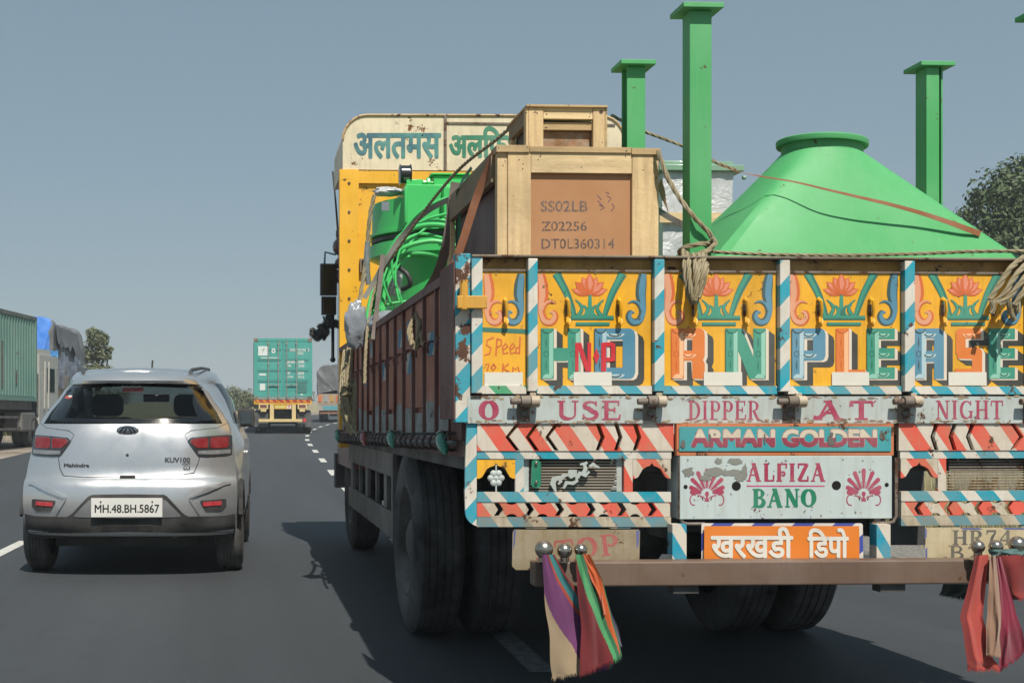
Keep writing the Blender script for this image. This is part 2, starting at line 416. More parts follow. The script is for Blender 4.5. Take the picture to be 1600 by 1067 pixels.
brownb = M('brown_bumper', '66503f', rough=.55, var=.12, dirt=.4, dcol='4c3c34', ds=4, rust=.16, streak=.2)
chrome = M('chrome', 'b0a89c', rough=.26, metal=1, var=.1)
gplast = M('green_lens', '0c7a5c', rough=.25, var=.1, coat=.5); rplast = M('red_lens', '8c1a18', rough=.2, var=.1, coat=.5)
S = dict(rough=.5, var=.06, dirt=.45, ds=6, dcol='9a8468', rust=.22, rs=9, streak=.25)
st_post = MS('blue_white_rise', 'd6d2c8', '089cb2', -.9, .112, .5, .1, **S)
st_fall = MS('blue_white_fall', 'd2cdc2', '0894aa', .85, .105, .44, .2, **S)
st_hem = MS('hem_stripe', 'd8d4c9', '079fb6', .95, .102, .5, .35, **S)
st_hemg = MS('hem_stripe_green', 'd8d4c9', '17a070', .95, .102, .5, .05, **S)
st_red = MS('red_white_fall', 'cfc6b8', 'd95440', .70, .115, .48, .36, wob=.03, **S)
st_old = MS('faded_blue_fall', 'b9ae9a', '4e8a9a', .75, .110, .44, .2, rough=.6, var=.12, dirt=.8, ds=7, dcol='8a7a5e', rust=.3, streak=.7)
st_red2 = MS('red_white_low', 'c9bfae', 'dc5440', .75, .11, .42, .15, wob=.03, rough=.55, var=.1, dirt=.6, ds=7, dcol='8f7a58', rust=.2, streak=.6)

def RP(px, py, off=0.0): return on(px, py, TR - off)
MIR = [False]
def Zq(zx, zy, ox, oy, k):
    return ox + zx/k, oy + zy/k
def mapper(ox, oy, k, base=0.0, mir=False):
    def f(a, b, off):
        p = on(ox + a/k, oy + b/k, TR); p.y = TR - base - off
        if mir: p.x = 2*TCX - p.x
        return p
    return f
X_ = lambda px: on(px, 655, TR).x
Zr = lambda py: on(1222, py, TR).z

# ---- tailgate panels
b1 = mapper(690, 390, 3.678)
pans = [(752.5, 822), (838, 1018), (1035, 1213), (1230, 1407), (1424, 1600)]
xs = [(X_(a), X_(b)) for a, b in pans] + [(2*TCX - X_(822), 2*TCX - X_(752.5))]
Ztop, Zpan, Zhem, Zbot = Zr(407), Zr(425), Zr(602.8), Zr(615.7)

rnd0 = random.Random(8)
def splat(mb, cx, cy, rx, ry, mf, m, off, n=18):
    blob(mb, [(cx+rx*cos(q)*rnd0.uniform(.55,1.1), cy+ry*sin(q)*rnd0.uniform(.55,1.1)) for q in [2*pi*i/n for i in range(n)]], mf, m, off)
def hull(P):
    P = sorted(set(P))
    def half(Q):
        h = []
        for p in Q:
            while len(h) > 1 and (h[-1][0]-h[-2][0])*(p[1]-h[-2][1]) - (h[-1][1]-h[-2][1])*(p[0]-h[-2][0]) <= 0: h.pop()
            h.append(p)
        return h
    a = half(P); b = half(P[::-1]); return a[:-1] + b[:-1]

def block_letter(mb, ch, x0, x1, cols, mf):   # y 452..745 in the panel's own scale: grey fall, pale bevel, coloured face
    y0, y1 = 453, 742; h = y1-y0; w = x1-x0; sw = 72 if w > 150 else 66
    face, lite, deep = cols
    R = lambda a, b, c, d: [(a, b), (c, b), (c, d), (a, d)]
    m0, m1 = y0+h*.36, y0+h*.62
    if ch == 'H': pol = [R(x0,y0,x0+sw,y1), R(x1-sw,y0,x1,y1), [(x0+sw-6,570),(x0+sw+8,565),(x1-sw-8,565),(x1-sw+6,570),(x1-sw+6,632),(x1-sw-8,640),(x0+sw+8,640),(x0+sw-6,632)]]
    elif ch == 'O': pol = [R(x0,y0,x0+sw,y1), [(x0,y0),(x1-28,y0),(x1-8,y0+12),(x1,y0+40),(x1,y0+64),(x0,y0+64)], [(x0,y1-64),(x1,y1-64),(x1,y1-36),(x1-10,y1-10),(x1-28,y1),(x0,y1)], R(x1-sw,y0+40,x1,y1-40)]
    elif ch in 'RP':
        lo = y0+h*.64
        pol = [R(x0,y0,x0+sw,y1), [(x0,y0),(x1-24,y0),(x1-6,y0+12),(x1,y0+36),(x1,y0+58),(x0,y0+58)], R(x1-sw,y0+30,x1,lo-30), [(x0,lo-58),(x1,lo-58),(x1,lo-30),(x1-8,lo-8),(x1-26,lo),(x0,lo)]]
        if ch == 'R': pol += [[(x1-sw-6,lo-10),(x1-14,lo-10),(x1,lo+16),(x1,y1),(x1-sw,y1),(x1-sw,lo+14)]]
    elif ch == 'N': pol = [R(x0,y0,x0+sw,y1), R(x1-sw,y0,x1,y1), [(x0+20,y0),(x0+sw+22,y0),(x1-20,y1),(x1-sw-22,y1)]]
    elif ch == 'L': pol = [R(x0,y0,x0+sw,y1), R(x0,y1-52,x1,y1)]
    elif ch == 'E': pol = [R(x0,y0,x0+sw-8,y1), R(x0,y0,x1,y0+62), R(x0,y0+h*.39,x1,y0+h*.60), R(x0,y1-66,x1,y1)]
    elif ch == 'A': pol = [R(x0,y0+26,x0+56,y1), R(x1-56,y0+26,x1,y1), [(x0,y0+34),(x0+10,y0+10),(x0+26,y0),(x1-26,y0),(x1-10,y0+10),(x1,y0+34),(x1,y0+58),(x0,y0+58)], R(x0,582,x1,645)]
    elif ch == 'S': pol = [[(x0,y0+20),(x0+20,y0),(x1-8,y0),(x1-8,y0+60),(x0,y0+60)], R(x0,y0+30,x0+56,y0+h*.5), [(x0,y0+h*.38),(x1-16,y0+h*.38),(x1,y0+h*.46),(x1,y0+h*.62),(x0+10,y0+h*.60)], R(x1-58,y0+h*.5,x1,y1-30), [(x0-4,y1-58),(x1,y1-58),(x1,y1-20),(x1-18,y1),(x0-4,y1)]]
    for p in pol: blob(mb, hull(p + [(a+52, b+38) for a, b in p]), mf, 3, .0030)
    for p in pol: blob(mb, hull(p + [(a+17, b+8) for a, b in p]), mf, 4, .0055)
    for p in pol: blob(mb, p, mf, face, .0080)
    # painted ornament: lighter run along the inside, dark darts, dotted rosettes, rounded end caps
    bars = [(x0, y0, x0+sw, y1)] + ([(x1-sw, y0, x1, y1)] if ch in 'HN' else [])
    if ch == 'S': bars = []
    for (a, b, c, d) in bars:
        blob(mb, [(a+(c-a)*.62,b+26),(c-4,b+14),(c-4,d-14),(a+(c-a)*.62,d-26)], mf, lite, .0105)
        for q in (b+60, d-100):
            blob(mb, [(a+24,q+20),(a+28,q-14),(a+32,q+20),(a+28,q+54)], mf, deep, .0120)
        for k in range(7):
            qa = k*2*pi/7; qx, qy = a+28+13*cos(qa), (b+d)/2+16*sin(qa); blob(mb, [(qx-3,qy-3),(qx+3,qy-3),(qx+3,qy+3),(qx-3,qy+3)], mf, deep, .0120)
        blob(mb, [(a+10,d-2)]+[(p[0], p[1]) for p in arc((a+c)/2,d-2,(c-a)*.40,26,180,360,8)], mf, lite, .0125)
        stroke(mb, arc((a+c)/2, b+2, (c-a)*.42, 24, 180, 0, 8), 6, mf, deep, .0125)
    if ch in 'OPRESAL':
        for yy in ([y0+4, y1-52] if ch in 'O' else [y0+4, 575] if ch in 'PRA' else [y1-50] if ch == 'L' else [y0+4, 570, y1-58]):
            c = (x0+x1)/2 + (12 if ch in 'EL' else 0)
            if ch in 'SL' and yy != y0+4 and yy < 600: continue
            blob(mb, arc(c, yy+26, w*.24, 24, 0, 180, 8), mf, lite, .0105)
            stroke(mb, arc(c, yy+20, w*.16, 22, 20, 160, 7), 8, mf, deep, .0120)
    if ch != 'S': stroke(mb, [(x0, y0), (x0, y1)], 5, mf, deep, .0118)

def scroll(mb, x, y, m1, m2, mf, flip=False):   # S scroll with a curled foot
    s = -1 if flip else 1
    T = lambda P: [(x + s*a, y + b) for a, b in P]
    P = [(10,2),(18,60),(22,120),(14,180),(14,230),(34,272),(70,278),(92,250),(84,222),(64,224)]
    W = [40,60,60,46,38,42,42,36,26,10]
    P2, W2_ = curve2(T(P), W)
    stroke(mb, P2, W2_, mf, m2, .0030)
    stroke(mb, [(a - s*6, b) for a, b in P2], [w_*.6 for w_ in W2_], mf, m1, .0050)
    Q = [(16,214),(34,176),(66,160),(96,172)]
    Q2, V2 = curve2(T(Q), [26,24,16,4]); stroke(mb, Q2, V2, mf, m2, .0040); stroke(mb, [(a-4*s, b-2) for a, b in Q2], [v*.55 for v in V2], mf, m1, .0062)

def lotus(mb, mf, x=0):
    c = (850+x, 262)
    pet = [(0,-128,30),(-44,-106,28),(44,-106,28),(-84,-78,26),(84,-78,26),(-104,-34,22),(104,-34,22)]
    for i, (dx, dy, w_) in enumerate(reversed(pet)):
        tip = (c[0]+dx, c[1]+dy); n = (-dy, dx); l = math.hypot(*n); n = (n[0]/l*w_, n[1]/l*w_); md = (c[0]+dx*.52, c[1]+dy*.52)
        pt = lambda f, k: (c[0]+dx*f+n[0]*k, c[1]+dy*f+n[1]*k)
        blob(mb, [c, pt(.25,.7), pt(.5,1), pt(.72,.78), pt(.88,.3), tip, pt(.88,-.3), pt(.72,-.78), pt(.5,-1), pt(.25,-.7)], mf, 6, .0030+i*.0010)
        blob(mb, [pt(.2,.1), pt(.5,.62), pt(.72,.45), pt(.94,0), pt(.72,-.35), pt(.5,-.3), pt(.3,-.2)], mf, 12, .0035+i*.0010)
    for s in (-1, 1):
        P = [(c[0]+s*190,138),(c[0]+s*168,180),(c[0]+s*132,250),(c[0]+s*102,330),(c[0]+s*84,392)]
        P2, W2_ = curve2(P, [54,44,40,34,26]); stroke(mb, P2, W2_, mf, 8, .0030); stroke(mb, [(a-5, b) for a, b in P2], [w_*.5 for w_ in W2_], mf, 7, .0050)
        for (dx, r, hh) in ((62,22,300),(30,18,320)):
            Q = [(c[0]+s*dx*.5,388),(c[0]+s*(dx*.42),350),(c[0]+s*dx,hh)] if dx < 40 else [(c[0]+s*dx*1.2,390),(c[0]+s*dx*.75,350),(c[0]+s*dx*.82,318),(c[0]+s*(dx+20),288)]
            Q2, V2 = curve2(Q, wlerp(len(Q), 24, 22, 5)); stroke(mb, Q2, V2, mf, 8, .0042); stroke(mb, Q2, [v*.6 for v in V2], mf, 7, .0052)
        stroke(mb, arc(c[0]+s*52, 352, 34, 34, 90, 90+s*200, 8), wlerp(9, 16, 14, 4), mf, 7, .0046)
    stroke(mb, [(c[0]+2,390),(c[0]+2,300),(c[0]+2,254)], [26,22,16], mf, 7, .0056)
    blob(mb, [(742,380),(988,380),(990,404),(740,404)], mf, 8, .0058); blob(mb, [(744,382),(986,382),(986,394),(746,394)], mf, 7, .0075)
    blob(mb, [(770,418),(966,418),(964,438),(770,438)], mf, 8, .0058); blob(mb, [(772,420),(962,420),(962,430),(774,430)], mf, 7, .0075)

TGM = [yel, st_hem, st_hemg, shad, pinkw, sticker, orD, teal, tealD, yel2, blueL, blueD, coral, redp, peach, orL, M('pale_teal','8cc4ae',rough=.5,var=.1), M('pale_blue','a9c4cc',rough=.5,var=.1), M('pale_orange','efb988',rough=.5,var=.1), rusty]
TE, BL, OR = (7, 16, 8), (10, 17, 11), (15, 18, 6)
words = {1: [('H', 572, 797, TE), ('O', 878, 1112, BL)], 2: [('R', 594, 785, OR), ('N', 905, 1136, TE)],
         3: [('P', 566, 760, BL), ('L', 822, 990, OR), ('E', 998, 1158, TE)], 4: [('A', 555, 728, BL), ('S', 797, 948, OR), ('E', 985, 1136, TE)]}
stick = {1: (757, 975), 2: (778, 998), 3: (795, 1008), 4: (752, 970)}
panels = []
for i, (a, b) in enumerate(xs):
    mb = MB(); narrow = i in (0, 5)
    mb.box(a, b, TR, TR+.03, Zhem, Zpan, 0); mb.box(a, b, TR+.006, TR+.03, Zpan+.004, Ztop, 9); mb.box(a, b, TR-.006, TR+.004, Zpan-.004, Zpan+.004, 19)
    mb.box(a, b, TR-.010, TR+.03, Zbot, Zhem-.001, 2 if narrow else 1)
    if narrow:
        mf = mapper(690, 390, 3.678, 0, mir=(i == 5))
        scroll(mb, 252, 138, 14, 6, mf); scroll(mb, 466, 138, 10, 11, mf, True)
        blob(mb, [(233,446),(488,458),(488,484),(233,472)], mf, 8, .003)
        if i == 0:
            Wd = 9
            for P in ([(300,505),(262,520),(258,548),(284,565),(276,598),(246,606)], [(318,512),(312,610)], [(318,512),(344,520),(342,550),(316,562)],
                      [(358,574),(380,556),(368,538),(350,562),(356,598),(384,592)], [(400,574),(422,554),(410,538),(392,562),(398,598),(428,588)], [(452,500),(446,600)], [(446,560),(428,566),(430,596),(448,590)],
                      [(250,660),(272,656),(262,696)], [(300,658),(284,676),(296,694),(312,676),(300,658)], [(354,655),(350,702)], [(386,655),(352,682),(390,702)], [(408,702),(410,674),(424,690),(438,672),(446,704)]):
                stroke(mb, P, Wd, mf, 6, .003)
        blob(mb, [(245,705),(465,705),(465,782),(245,782)], mf, 5, .016)
    else:
        ox = (838.2, 1035.6, 1231.0, 1424.6)[i-1]
        mf = mapper(ox-545/3.678, 390, 3.678)
        scroll(mb, 562, 138, 14, 6, mf); scroll(mb, 1166, 138, 10, 11, mf, True); lotus(mb, mf)
        for ch, l0, l1, cl in words[i]: block_letter(mb, ch, l0, l1, cl, mf)
        if i == 1:
            for P in ([(766,535),(786,535),(786,700),(766,700)], [(836,535),(858,535),(858,700),(836,700)], [(772,535),(800,535),(852,700),(826,700)], [(888,565),(906,615),(888,660),(870,615)],
                      [(915,535),(944,535),(944,700),(915,700)]): blob(mb, P, mf, 13, .0145)
            for P in ([(930,545),(985,545)], [(930,632),(985,632)], [(984,540),(984,640)]): stroke(mb, P, 24, mf, 13, .0145)
        a0, a1 = stick[i]; blob(mb, [(a0,704),(a1,704),(a1+1,780),(a0,780)], mf, 5, .018)
    e0, e1 = (232, 488) if narrow else (548, 1198)
    if i != 5:
        for _ in range(10 if narrow else 24):      # rust freckles along the rim
            splat(mb, rnd0.uniform(e0, e1), rnd0.choice((rnd0.gauss(128,5), rnd0.gauss(788,5), rnd0.uniform(130,450))), rnd0.uniform(1.5,9), rnd0.uniform(1.5,6), mf, 19, .02, 8)
    panels.append(tp(mb, 'tailgate_panel', TGM))
    hx = [(365,)] if narrow else [(722,), (1018,)]
    for (q,) in hx:                             # rope rings
        hb = MB(); c = mf(q, 360, .012)
        hb.tube([mf(q-4,282,.004), mf(q-4,300,.03), mf(q,350,.028), mf(q+4,400,.012)], .007, 6, 0)
        hb.tube([mf(q-6,392,.02), mf(q-8,420,.026), mf(q,438,.022), mf(q+9,420,.02), mf(q+5,392,.012)], .006, 6, 0)
        hb.box(c.x-.008, c.x+.008, TR-.008, TR, c.z-.015, c.z+.03, 1)
        tp(hb, 'rope_ring', [yel, rusty], panels[-1])

# ---- posts between the panels, corner posts, top rail
for (a, b) in [(822.6, 837.4), (1018.6, 1034.4), (1213.6, 1229.4), (1407.6, 1423.4), (1600.6, 1615.5)]:
    mb = MB(); mb.box(X_(a), X_(b), TR-.032, TR+.04, Zr(612), Ztop-.002); tp(mb, 'tailgate_post', st_post, bevel=.003)
for s in (0, 1):
    mb = MB(); mm = (lambda x: x) if not s else (lambda x: 2*TCX-x)
    mb.box(mm(X_(735)), mm(X_(752)), TR-.03, TR+.05, Zr(615), Ztop+.012, 0)
    mb.box(mm(X_(711)), mm(X_(734.5)), TR-.01, TR+.05, Zr(660), Ztop+.018, 1)
    mb.box(mm(X_(709)), mm(X_(712)), TR+.0, TR+.35, Zr(655), Ztop-.01, 3)
    cp = tp(mb, 'corner_post', [st_post, MS('worn_corner','cfc8ba','089cb2',-.9,.112,.4,.4,rough=.6,var=.1,dirt=.4,rust=.75,rs=8,rcol='5c3c2c'), yel, M('brown_frame','6a2e1c',rough=.7,var=.25,dirt=.35,dcol='2a1a16',rust=.2)], bevel=.003)
    mb = MB(); mb.box(mm(X_(711)), mm(X_(757)), TR-.055, TR-.031, Zr(486), Zr(466.5), 0); mb.tube([(mm(X_(722)),TR-.04,Zr(488)),(mm(X_(722)),TR-.04,Zr(442))], .017, 10, 0)
    tp(mb, 'gate_latch', [M('latch_yellow','d39a1c',rough=.55,var=.15,dirt=.5,rust=.5,dcol='5a4424')], cp, bevel=.003)
mb = MB(); mb.box(X_(735), TX1-.02, TR-.035, TR+.05, Ztop+.001, Zr(402.5), 0); tp(mb, 'top_rail', M('worn_rail','6e5a3a',rough=.7,var=.3,dirt=.7,dcol='2e241a',rust=.5), bevel=.004)

# ---- DIPPER board with hinges
mb = MB(); mb.box(X_(730), 2*TCX-X_(730), TR-.012, TR+.06, Zr(661), Zr(619), 0); mb.box(X_(760), TX1-.03, TR+.03, TR+.06, Zr(619), Zbot+.02, 2)
k2 = mapper(1010, 390, 3.678, .012); k1 = mapper(690, 390, 3.678, .012); k3 = mapper(1230, 390, 3.678, .012)
serif_text(mb, 'O', (212,868,325,980), k1, 1, bold=1.25)
serif_text(mb, 'USE', (660,868,1030,978), k1, 1, bold=.95)
serif_text(mb, 'DIPPER', (232,868,650,978), k2, 1, bold=.72)
serif_text(mb, 'AT', (955,870,1300,976), k2, 1, gap=.12, bold=1.25)
stroke(mb, [(952,962),(975,968),(1010,950),(1050,910)], [22,24,18,8], k2, 1, .002); stroke(mb, [(1166,880),(1180,900)],[16,8],k2,1); stroke(mb,[(1296,880),(1308,868)],[4,10],k2,1)
serif_text(mb, 'NIGHT', (842,866,1232,974), k3, 1, bold=.72)
for yy, n_ in ((843,150),(992,150)):
    for _ in range(n_):
        x_ = rnd0.uniform(160,3700); splat(mb, x_, yy+rnd0.gauss(0,5)+(6 if yy < 900 else -6), rnd0.uniform(3,26), rnd0.uniform(2,8), k1, 3 if rnd0.random() < .6 else 4, .004, 9)
for px in (815.5, 1012, 1229, 1408, 1604):
    for _ in range(16): splat(mb, (px-690)*3.678+rnd0.gauss(0,34), rnd0.uniform(850,990), rnd0.uniform(3,16), rnd0.uniform(3,22), k1, 3 if rnd0.random() < .6 else 4, .004, 9)
tp(mb, 'lettered_board', [board, crim, dark, M('rust_stain','7a5638',rough=.85,var=.3,vs=30), M('ochre_stain','a08a5e',rough=.8,var=.2,vs=30)])
for px in (815.5, 1012, 1229, 1408, 1604, 1700):
    mb = MB(); c = on(px, 638, TR)
    mb.tube([(c.x-.055,TR-.045,Zr(627.5)),(c.x-.015,TR-.045,Zr(627.5))], .013, 10, 0)
    mb.tube([(c.x-.015,TR-.045,Zr(627.5)),(c.x+.022,TR-.045,Zr(627.5))], .023, 12, 0)
    mb.tube([(c.x+.024,TR-.045,Zr(627.5)),(c.x+.058,TR-.045,Zr(627.5))], .023, 12, 1)
    mb.box(c.x-.022, c.x+.026, TR-.024, TR-.0125, Zr(657), Zr(630), 0); mb.lathe([(-.012,0.0),(-.012,.011),(0,.013)], (c.x+.002,TR-.024,Zr(646)), 'y', 6, 2, smooth=False)
    mb.box(c.x+.026, c.x+.05, TR-.03, TR-.012, Zr(630), Zr(614), 1)
    tp(mb, 'tailgate_hinge', [rusty, M('hinge_pale','b5a58c',rough=.55,var=.2,dirt=.5,rust=.5), greyst], bevel=.002)

# ---- pierced skirts left and right
def chev(tx, y0, y1, d, w_, s):             # an arrow slot: s=+1 points right
    ym = (y0+y1)/2
    P = [(tx-s*d, y0), (tx-s*d+w_, y0), (tx+w_*.5, ym), (tx-s*d+w_, y1), (tx-s*d, y1), (tx-w_*.5, ym)]
    return P
for mir in (False, True):
    mf = mapper(700, 600, 4.103, .0, mir); D = .02
    mb = MB()
    R = lambda a, b, c, d: [(a,b),(c,b),(c,d),(a,d)]
    bd = [(122,255),(184,255),(184,842),(184,912)] + arc(210,820,98,92,105,180,8) + [(108,700),(112,480),(118,330)]
    mb.slab(bd, mf, D, 0)
    hs_ = [chev(t_, 254, 425, d_, 28, q_) for t_, d_, q_ in ((380,52,-1),(510,46,-1),(636,46,-1),(990,46,1),(1104,42,1),(1224,42,1))]
    mb.slab(R(186,251,1444,428), lambda a,b,o: mf(a,b,o+.004), D, 1, hs_)
    mb.slab(R(186,429.5,1432,479), mf, D, 2)
    mb.slab(R(432,480,486,690), mf, D, 0); mb.slab(R(1130,480,1184,690), mf, D, 5)
    mb.slab(R(186,691,1428,755), lambda a,b,o: mf(a,b,o+.003), D, 2)
    lo = [(186,756.5)]
    cs = [(408,34),(605,34),(800,32),(1000,34),(1200,32)]
    for cx, r in cs: lo += arc(cx, 756.5, r, 16, 180, 0, 6)
    lo += [(1424,756.5),(1424,849)]
    for cx, r in reversed(cs): lo += arc(cx, 849, r, 18, 0, -180, 6)
    lo += [(186,849)]
    mb.slab(lo, mf, D, 3, [chev(t,762,845,44,36,1) for t in (338,535,728,930,1128,1322)])
    mb.slab(R(186,851,1428,914), lambda a,b,o: mf(a,b,o+.003), D, 4)
    # arch tops of the openings
    for (a, b, mt, top) in ((186,431,6,485),(1186,1428,3,481)):
        c = (a+b)/2; w_ = (b-a)
        P = [(a,top),(b,top),(b,605),(b-14,605)] + [(b-32,596),(b-48,570),(b-62,545),(b-86,530),(c+14,524),(c,505),(c-14,524),(a+86,530),(a+62,545),(a+48,570),(a+32,596),(a+14,605),(a,605)]
        mb.slab(P, mf, D, mt)
    mb.slab(R(500,915,630,924), mf, D, 4); mb.slab(R(1040,915,1170,924), mf, D, 4)
    sk = tp(mb, 'rear_skirt', [st_post, st_red, st_fall, st_red2, st_old, MS('red_pillar','cfc6b8','d8503c',.5,.11,.5,.2,**S), yel])
    # louvre
    g = MB(); mg = lambda a,b,o: mf(a,b,o-.022)
    if not mir:
        g.slab(R(487,482,530,690), mg, .01, 0); g.slab([(1050,690),(1075,640),(1090,560),(1085,482),(1128,482),(1128,690)], mg, .01, 0)
    for k in range(11):
        y = 494 + k*18.5; g.slab(R(525,y,1092,y+10), (lambda a,b,o: mf(a,b,o-.02)) if k % 2 else mg, .012, 1)
    lv = tp(g, 'louvre', [board, M('louvre_bar','8f8676',rough=.6,var=.2,dirt=.5,rust=.35) if not mir else rusty])
    q = MB(); q.slab([(535,500)]+arc(563,505,31,22,180,360,8)[1:]+arc(563,640,31,24,0,180,8), lambda a,b,o: mf(a,b,o+.006), .012, 0)
    for yy in (505, 628): p = mf(562,yy,.012); q.lathe([(-.004,0),(-.004,.006),(0,.007)], p, 'y', 10, 1)
    tp(q, 'green_reflector', [gplast, chrome], bevel=.002)
    if not mir:
        q = MB(); mq = lambda a,b,o: mf(a,b,o+.004)
        for P, W in (([(690,690),(672,640),(680,610),(710,600),(722,625),(706,640)],[10,34,34,30,22,8]), ([(740,668),(760,630),(800,635),(825,620),(822,590),(800,585)],[10,24,22,20,16,6]),
                     ([(715,610),(745,585),(775,580)],[26,24,10]), ([(780,600),(800,570),(800,548)],[20,60,46]), ([(830,600),(845,570),(880,585),(905,560)],[20,26,24,8]), ([(865,580),(880,540),(872,510),(845,515)],[22,26,24,8]),
                     ([(905,528),(930,515),(968,535)],[8,28,8]), ([(880,510),(892,500)],[14,14])):
            o_ = .0; L = []; n = len(P)
            stroke(q, P, W, mq, 0, .0)
            stroke(q, P, W, lambda a,b,o: mf(a,b,o-.006), 0, .0)
            for i in range(n-1): q.beam(mf(*P[i],-.001), mf(*P[i+1],-.001), .008, .010, 0, up=(0,1,0))
        tp(q, 'scroll_ornament', [board])
    q = MB(); c = mf(308,602,0)
    q.sphere(c, .012, 0, 10, (1,.6,1))
    for k in range(6): q.sphere(c+Vector((cos(k*pi/3)*.021,0,sin(k*pi/3)*.021)), .0135, 0, 10, (1,.6,1))
    q.tube([mf(308,515,0), c, mf(308,690,0)], .0035, 6, 0); tp(q, 'flower_ornament', [board])

# ---- ARMAN GOLDEN board and ALFIZA BANO box
k4 = mapper(1030, 600, 4.103, .03)
mb = MB(); mb.slab([(98,252),(1482,252),(1482,455),(98,455)], lambda a,b,o: k4(a,b,o-.004), .03, 0)
blob(mb, [(112,272),(1462,272),(1462,428),(112,428)], k4, 1, .001)
font_text(mb, 'ARMAN', (194,296,714,395), k4, 3, fat=11, off=.002); font_text(mb, 'GOLDEN', (774,296,1364,395), k4, 3, fat=11, off=.002)
font_text(mb, 'ARMAN', (194,296,714,395), k4, 2, fat=7, off=.006); font_text(mb, 'GOLDEN', (774,296,1364,395), k4, 2, fat=7, off=.006)
rnd = random.Random(3)
for cx, cy, rx, ry in ((1075,370,26,36),(1080,325,14,22),(135,385,18,34),(305,345,10,34),(655,350,8,40),(1400,330,14,40),(1065,345,10,16)): splat(mb, cx, cy, rx, ry, k4, 4, .011)
nbm = NB('two_tone_lettering'); z = nbm.n('ShaderNodeSeparateXYZ'); nbm.set(z.inputs[0], nbm.co)
two = finish(nbm, nbm.mix(nbm.math('LESS_THAN', z.outputs[2], Zr(683.5)), C('cfc4ae'), C('8f2f48')), rough=.5, var=.1, dirt=.3, dcol='8a6a58', ds=14)
tp(mb, 'name_board', [M('orange_frame','c9713a',rough=.6,var=.15,dirt=.5,rust=.4), M('teal_board','1f98a0',rough=.5,var=.12,dirt=.35,dcol='5f7f78',ds=7,rust=.15,streak=.25), two, M('letter_edge','b97a78',rough=.5,var=.1), greyst])
k5 = mapper(1030, 600, 4.103, .03)
mb = MB(); mb.box(X_(1058.5), X_(1387.8), TR-.03, TR+.35, Zr(809.5), Zr(711.8), 0)
serif_text(mb, 'ALFIZA', (540,505,1048,622), k5, 1, bold=1.0); stroke(mb, [(540,650),(1038,650)], 7, k5, 5); serif_text(mb, 'BANO', (578,668,986,786), k5, 2, bold=1.1)
for cx, s in ((288,1), (1287,1)):
    for k in range(9):
        q = radians(180*(k+.0)/8); r0, r1 = 36, 108 + 58*sin(q)**1.5; x0, y0 = cx, 700
        d = (cos(q), -sin(q)*.98)
        if k in (0, 8): d = (cos(q), -.12); 
        stroke(mb, [(x0+d[0]*r0, y0+d[1]*r0), (x0+d[0]*r1*.7, y0+d[1]*r1*.7), (x0+d[0]*r1*.94, y0+d[1]*r1*.94), (x0+d[0]*r1, y0+d[1]*r1)], [7,24,27,10], k5, 1)
        if k < 8:
            q2 = q+pi/16; stroke(mb, [(x0+cos(q2)*40, y0-sin(q2)*40), (x0+cos(q2)*80, y0-sin(q2)*82)], 3, k5, 1)
    for s2 in (-1, 1):
        stroke(mb, [(cx+s2*8,738),(cx+s2*26,712)]+arc(cx+s2*52,738,26,28,90+s2*80,90-s2*-200,9), 7, k5, 1)
        stroke(mb, arc(cx+s2*84,738,24,34,90+s2*20,90-s2*210,9), 7, k5, 1)
    blob(mb, arc(cx,700,13,16,0,340,12), k5, 1); blob(mb, [(cx-18,748),(cx+18,748),(cx+8,735),(cx+6,712),(cx-6,712),(cx-8,735)], k5, 1)
for cx, cy, r in ((475,650,29),(1113,646,29),(152,655,13),(1434,642,13)): blob(mb, arc(cx,cy,r,r,0,345,20), k5, 3, .004)  # black discs painted for the darkness of holes; nothing is cut
for cx, cy, rx, ry in ((165,560,45,38),(360,490,30,22),(470,492,60,24),(330,560,70,34),(440,565,95,22),(500,600,36,30),(280,600,40,26),(530,560,20,60)): splat(mb, cx, cy, rx, ry, k5, 4, .006)
for i in range(46):
    splat(mb, rnd.uniform(125,1450), rnd.choice((rnd.uniform(465,560), rnd.uniform(780,850), rnd.uniform(470,850))), rnd.uniform(2,9), rnd.uniform(2,8), k5, 4, .006, 8)
box_ = tp(mb, 'toolbox', [M('pale_box','b9c6c6',rough=.45,var=.06,dirt=.25,ds=6,dcol='8f8a74',rust=.16,streak=.3), crim, sgreen, hole_black, M('bare_primer','75766f',rough=.6,var=.15), M('pink_line','c43a70',rough=.5)], bevel=.004)
for s in (-1, 1):
    mb = MB(); x = TCX + s*(X_(1387.8)-TCX+.022); mb.tube([(x,TR-.02,Zr(715)),(x,TR-.02,Zr(806)),(x-s*.012,TR-.02,Zr(815)),(x-s*.03,TR-.02,Zr(817)),(x-s*.10,TR-.02,Zr(817))], .007, 6, 0)
    tp(mb, 'box_bracket', [rusty])

# ---- bumper, plates under the skirts
BY = 4.84
PB = lambda px, py, y=BY: on(px, py, y)
mb = MB(); a, b = PB(836, 876), PB(1530, 914)
bx1 = 2*TCX - a.x
mb.box(a.x, bx1, BY, BY+.09, PB(1222,914).z, PB(1222,876).z, 0)
bumper = tp(mb, 'rear_bumper', [brownb], bevel=.006)
for px in (1062, 1381):
    mb = MB(); p = on(px, 850, 4.93); mb.box(p.x-.028, p.x+.028, 4.932, 4.99, on(px,876,4.93).z+.002, on(px,819,4.93).z, 0)
    mb.box(p.x-.05, p.x+.05, BY+.02, BY+.085, PB(1222,927).z, PB(1222,877).z, 1)
    tp(mb, 'bumper_bracket', [MS('bracket_stripe','cfc8ba','1592ae',.6,.09,.5,.3,**S), dark])
def plate_map(y): return lambda px, py, off: on(px, py, y-off)
m5 = plate_map(4.95)
mb = MB()
mb.slab([(803,827),(998,827),(1000,830),(999,876),(848,890),(806,890),(800,884),(801,832)], m5, .012, 0)
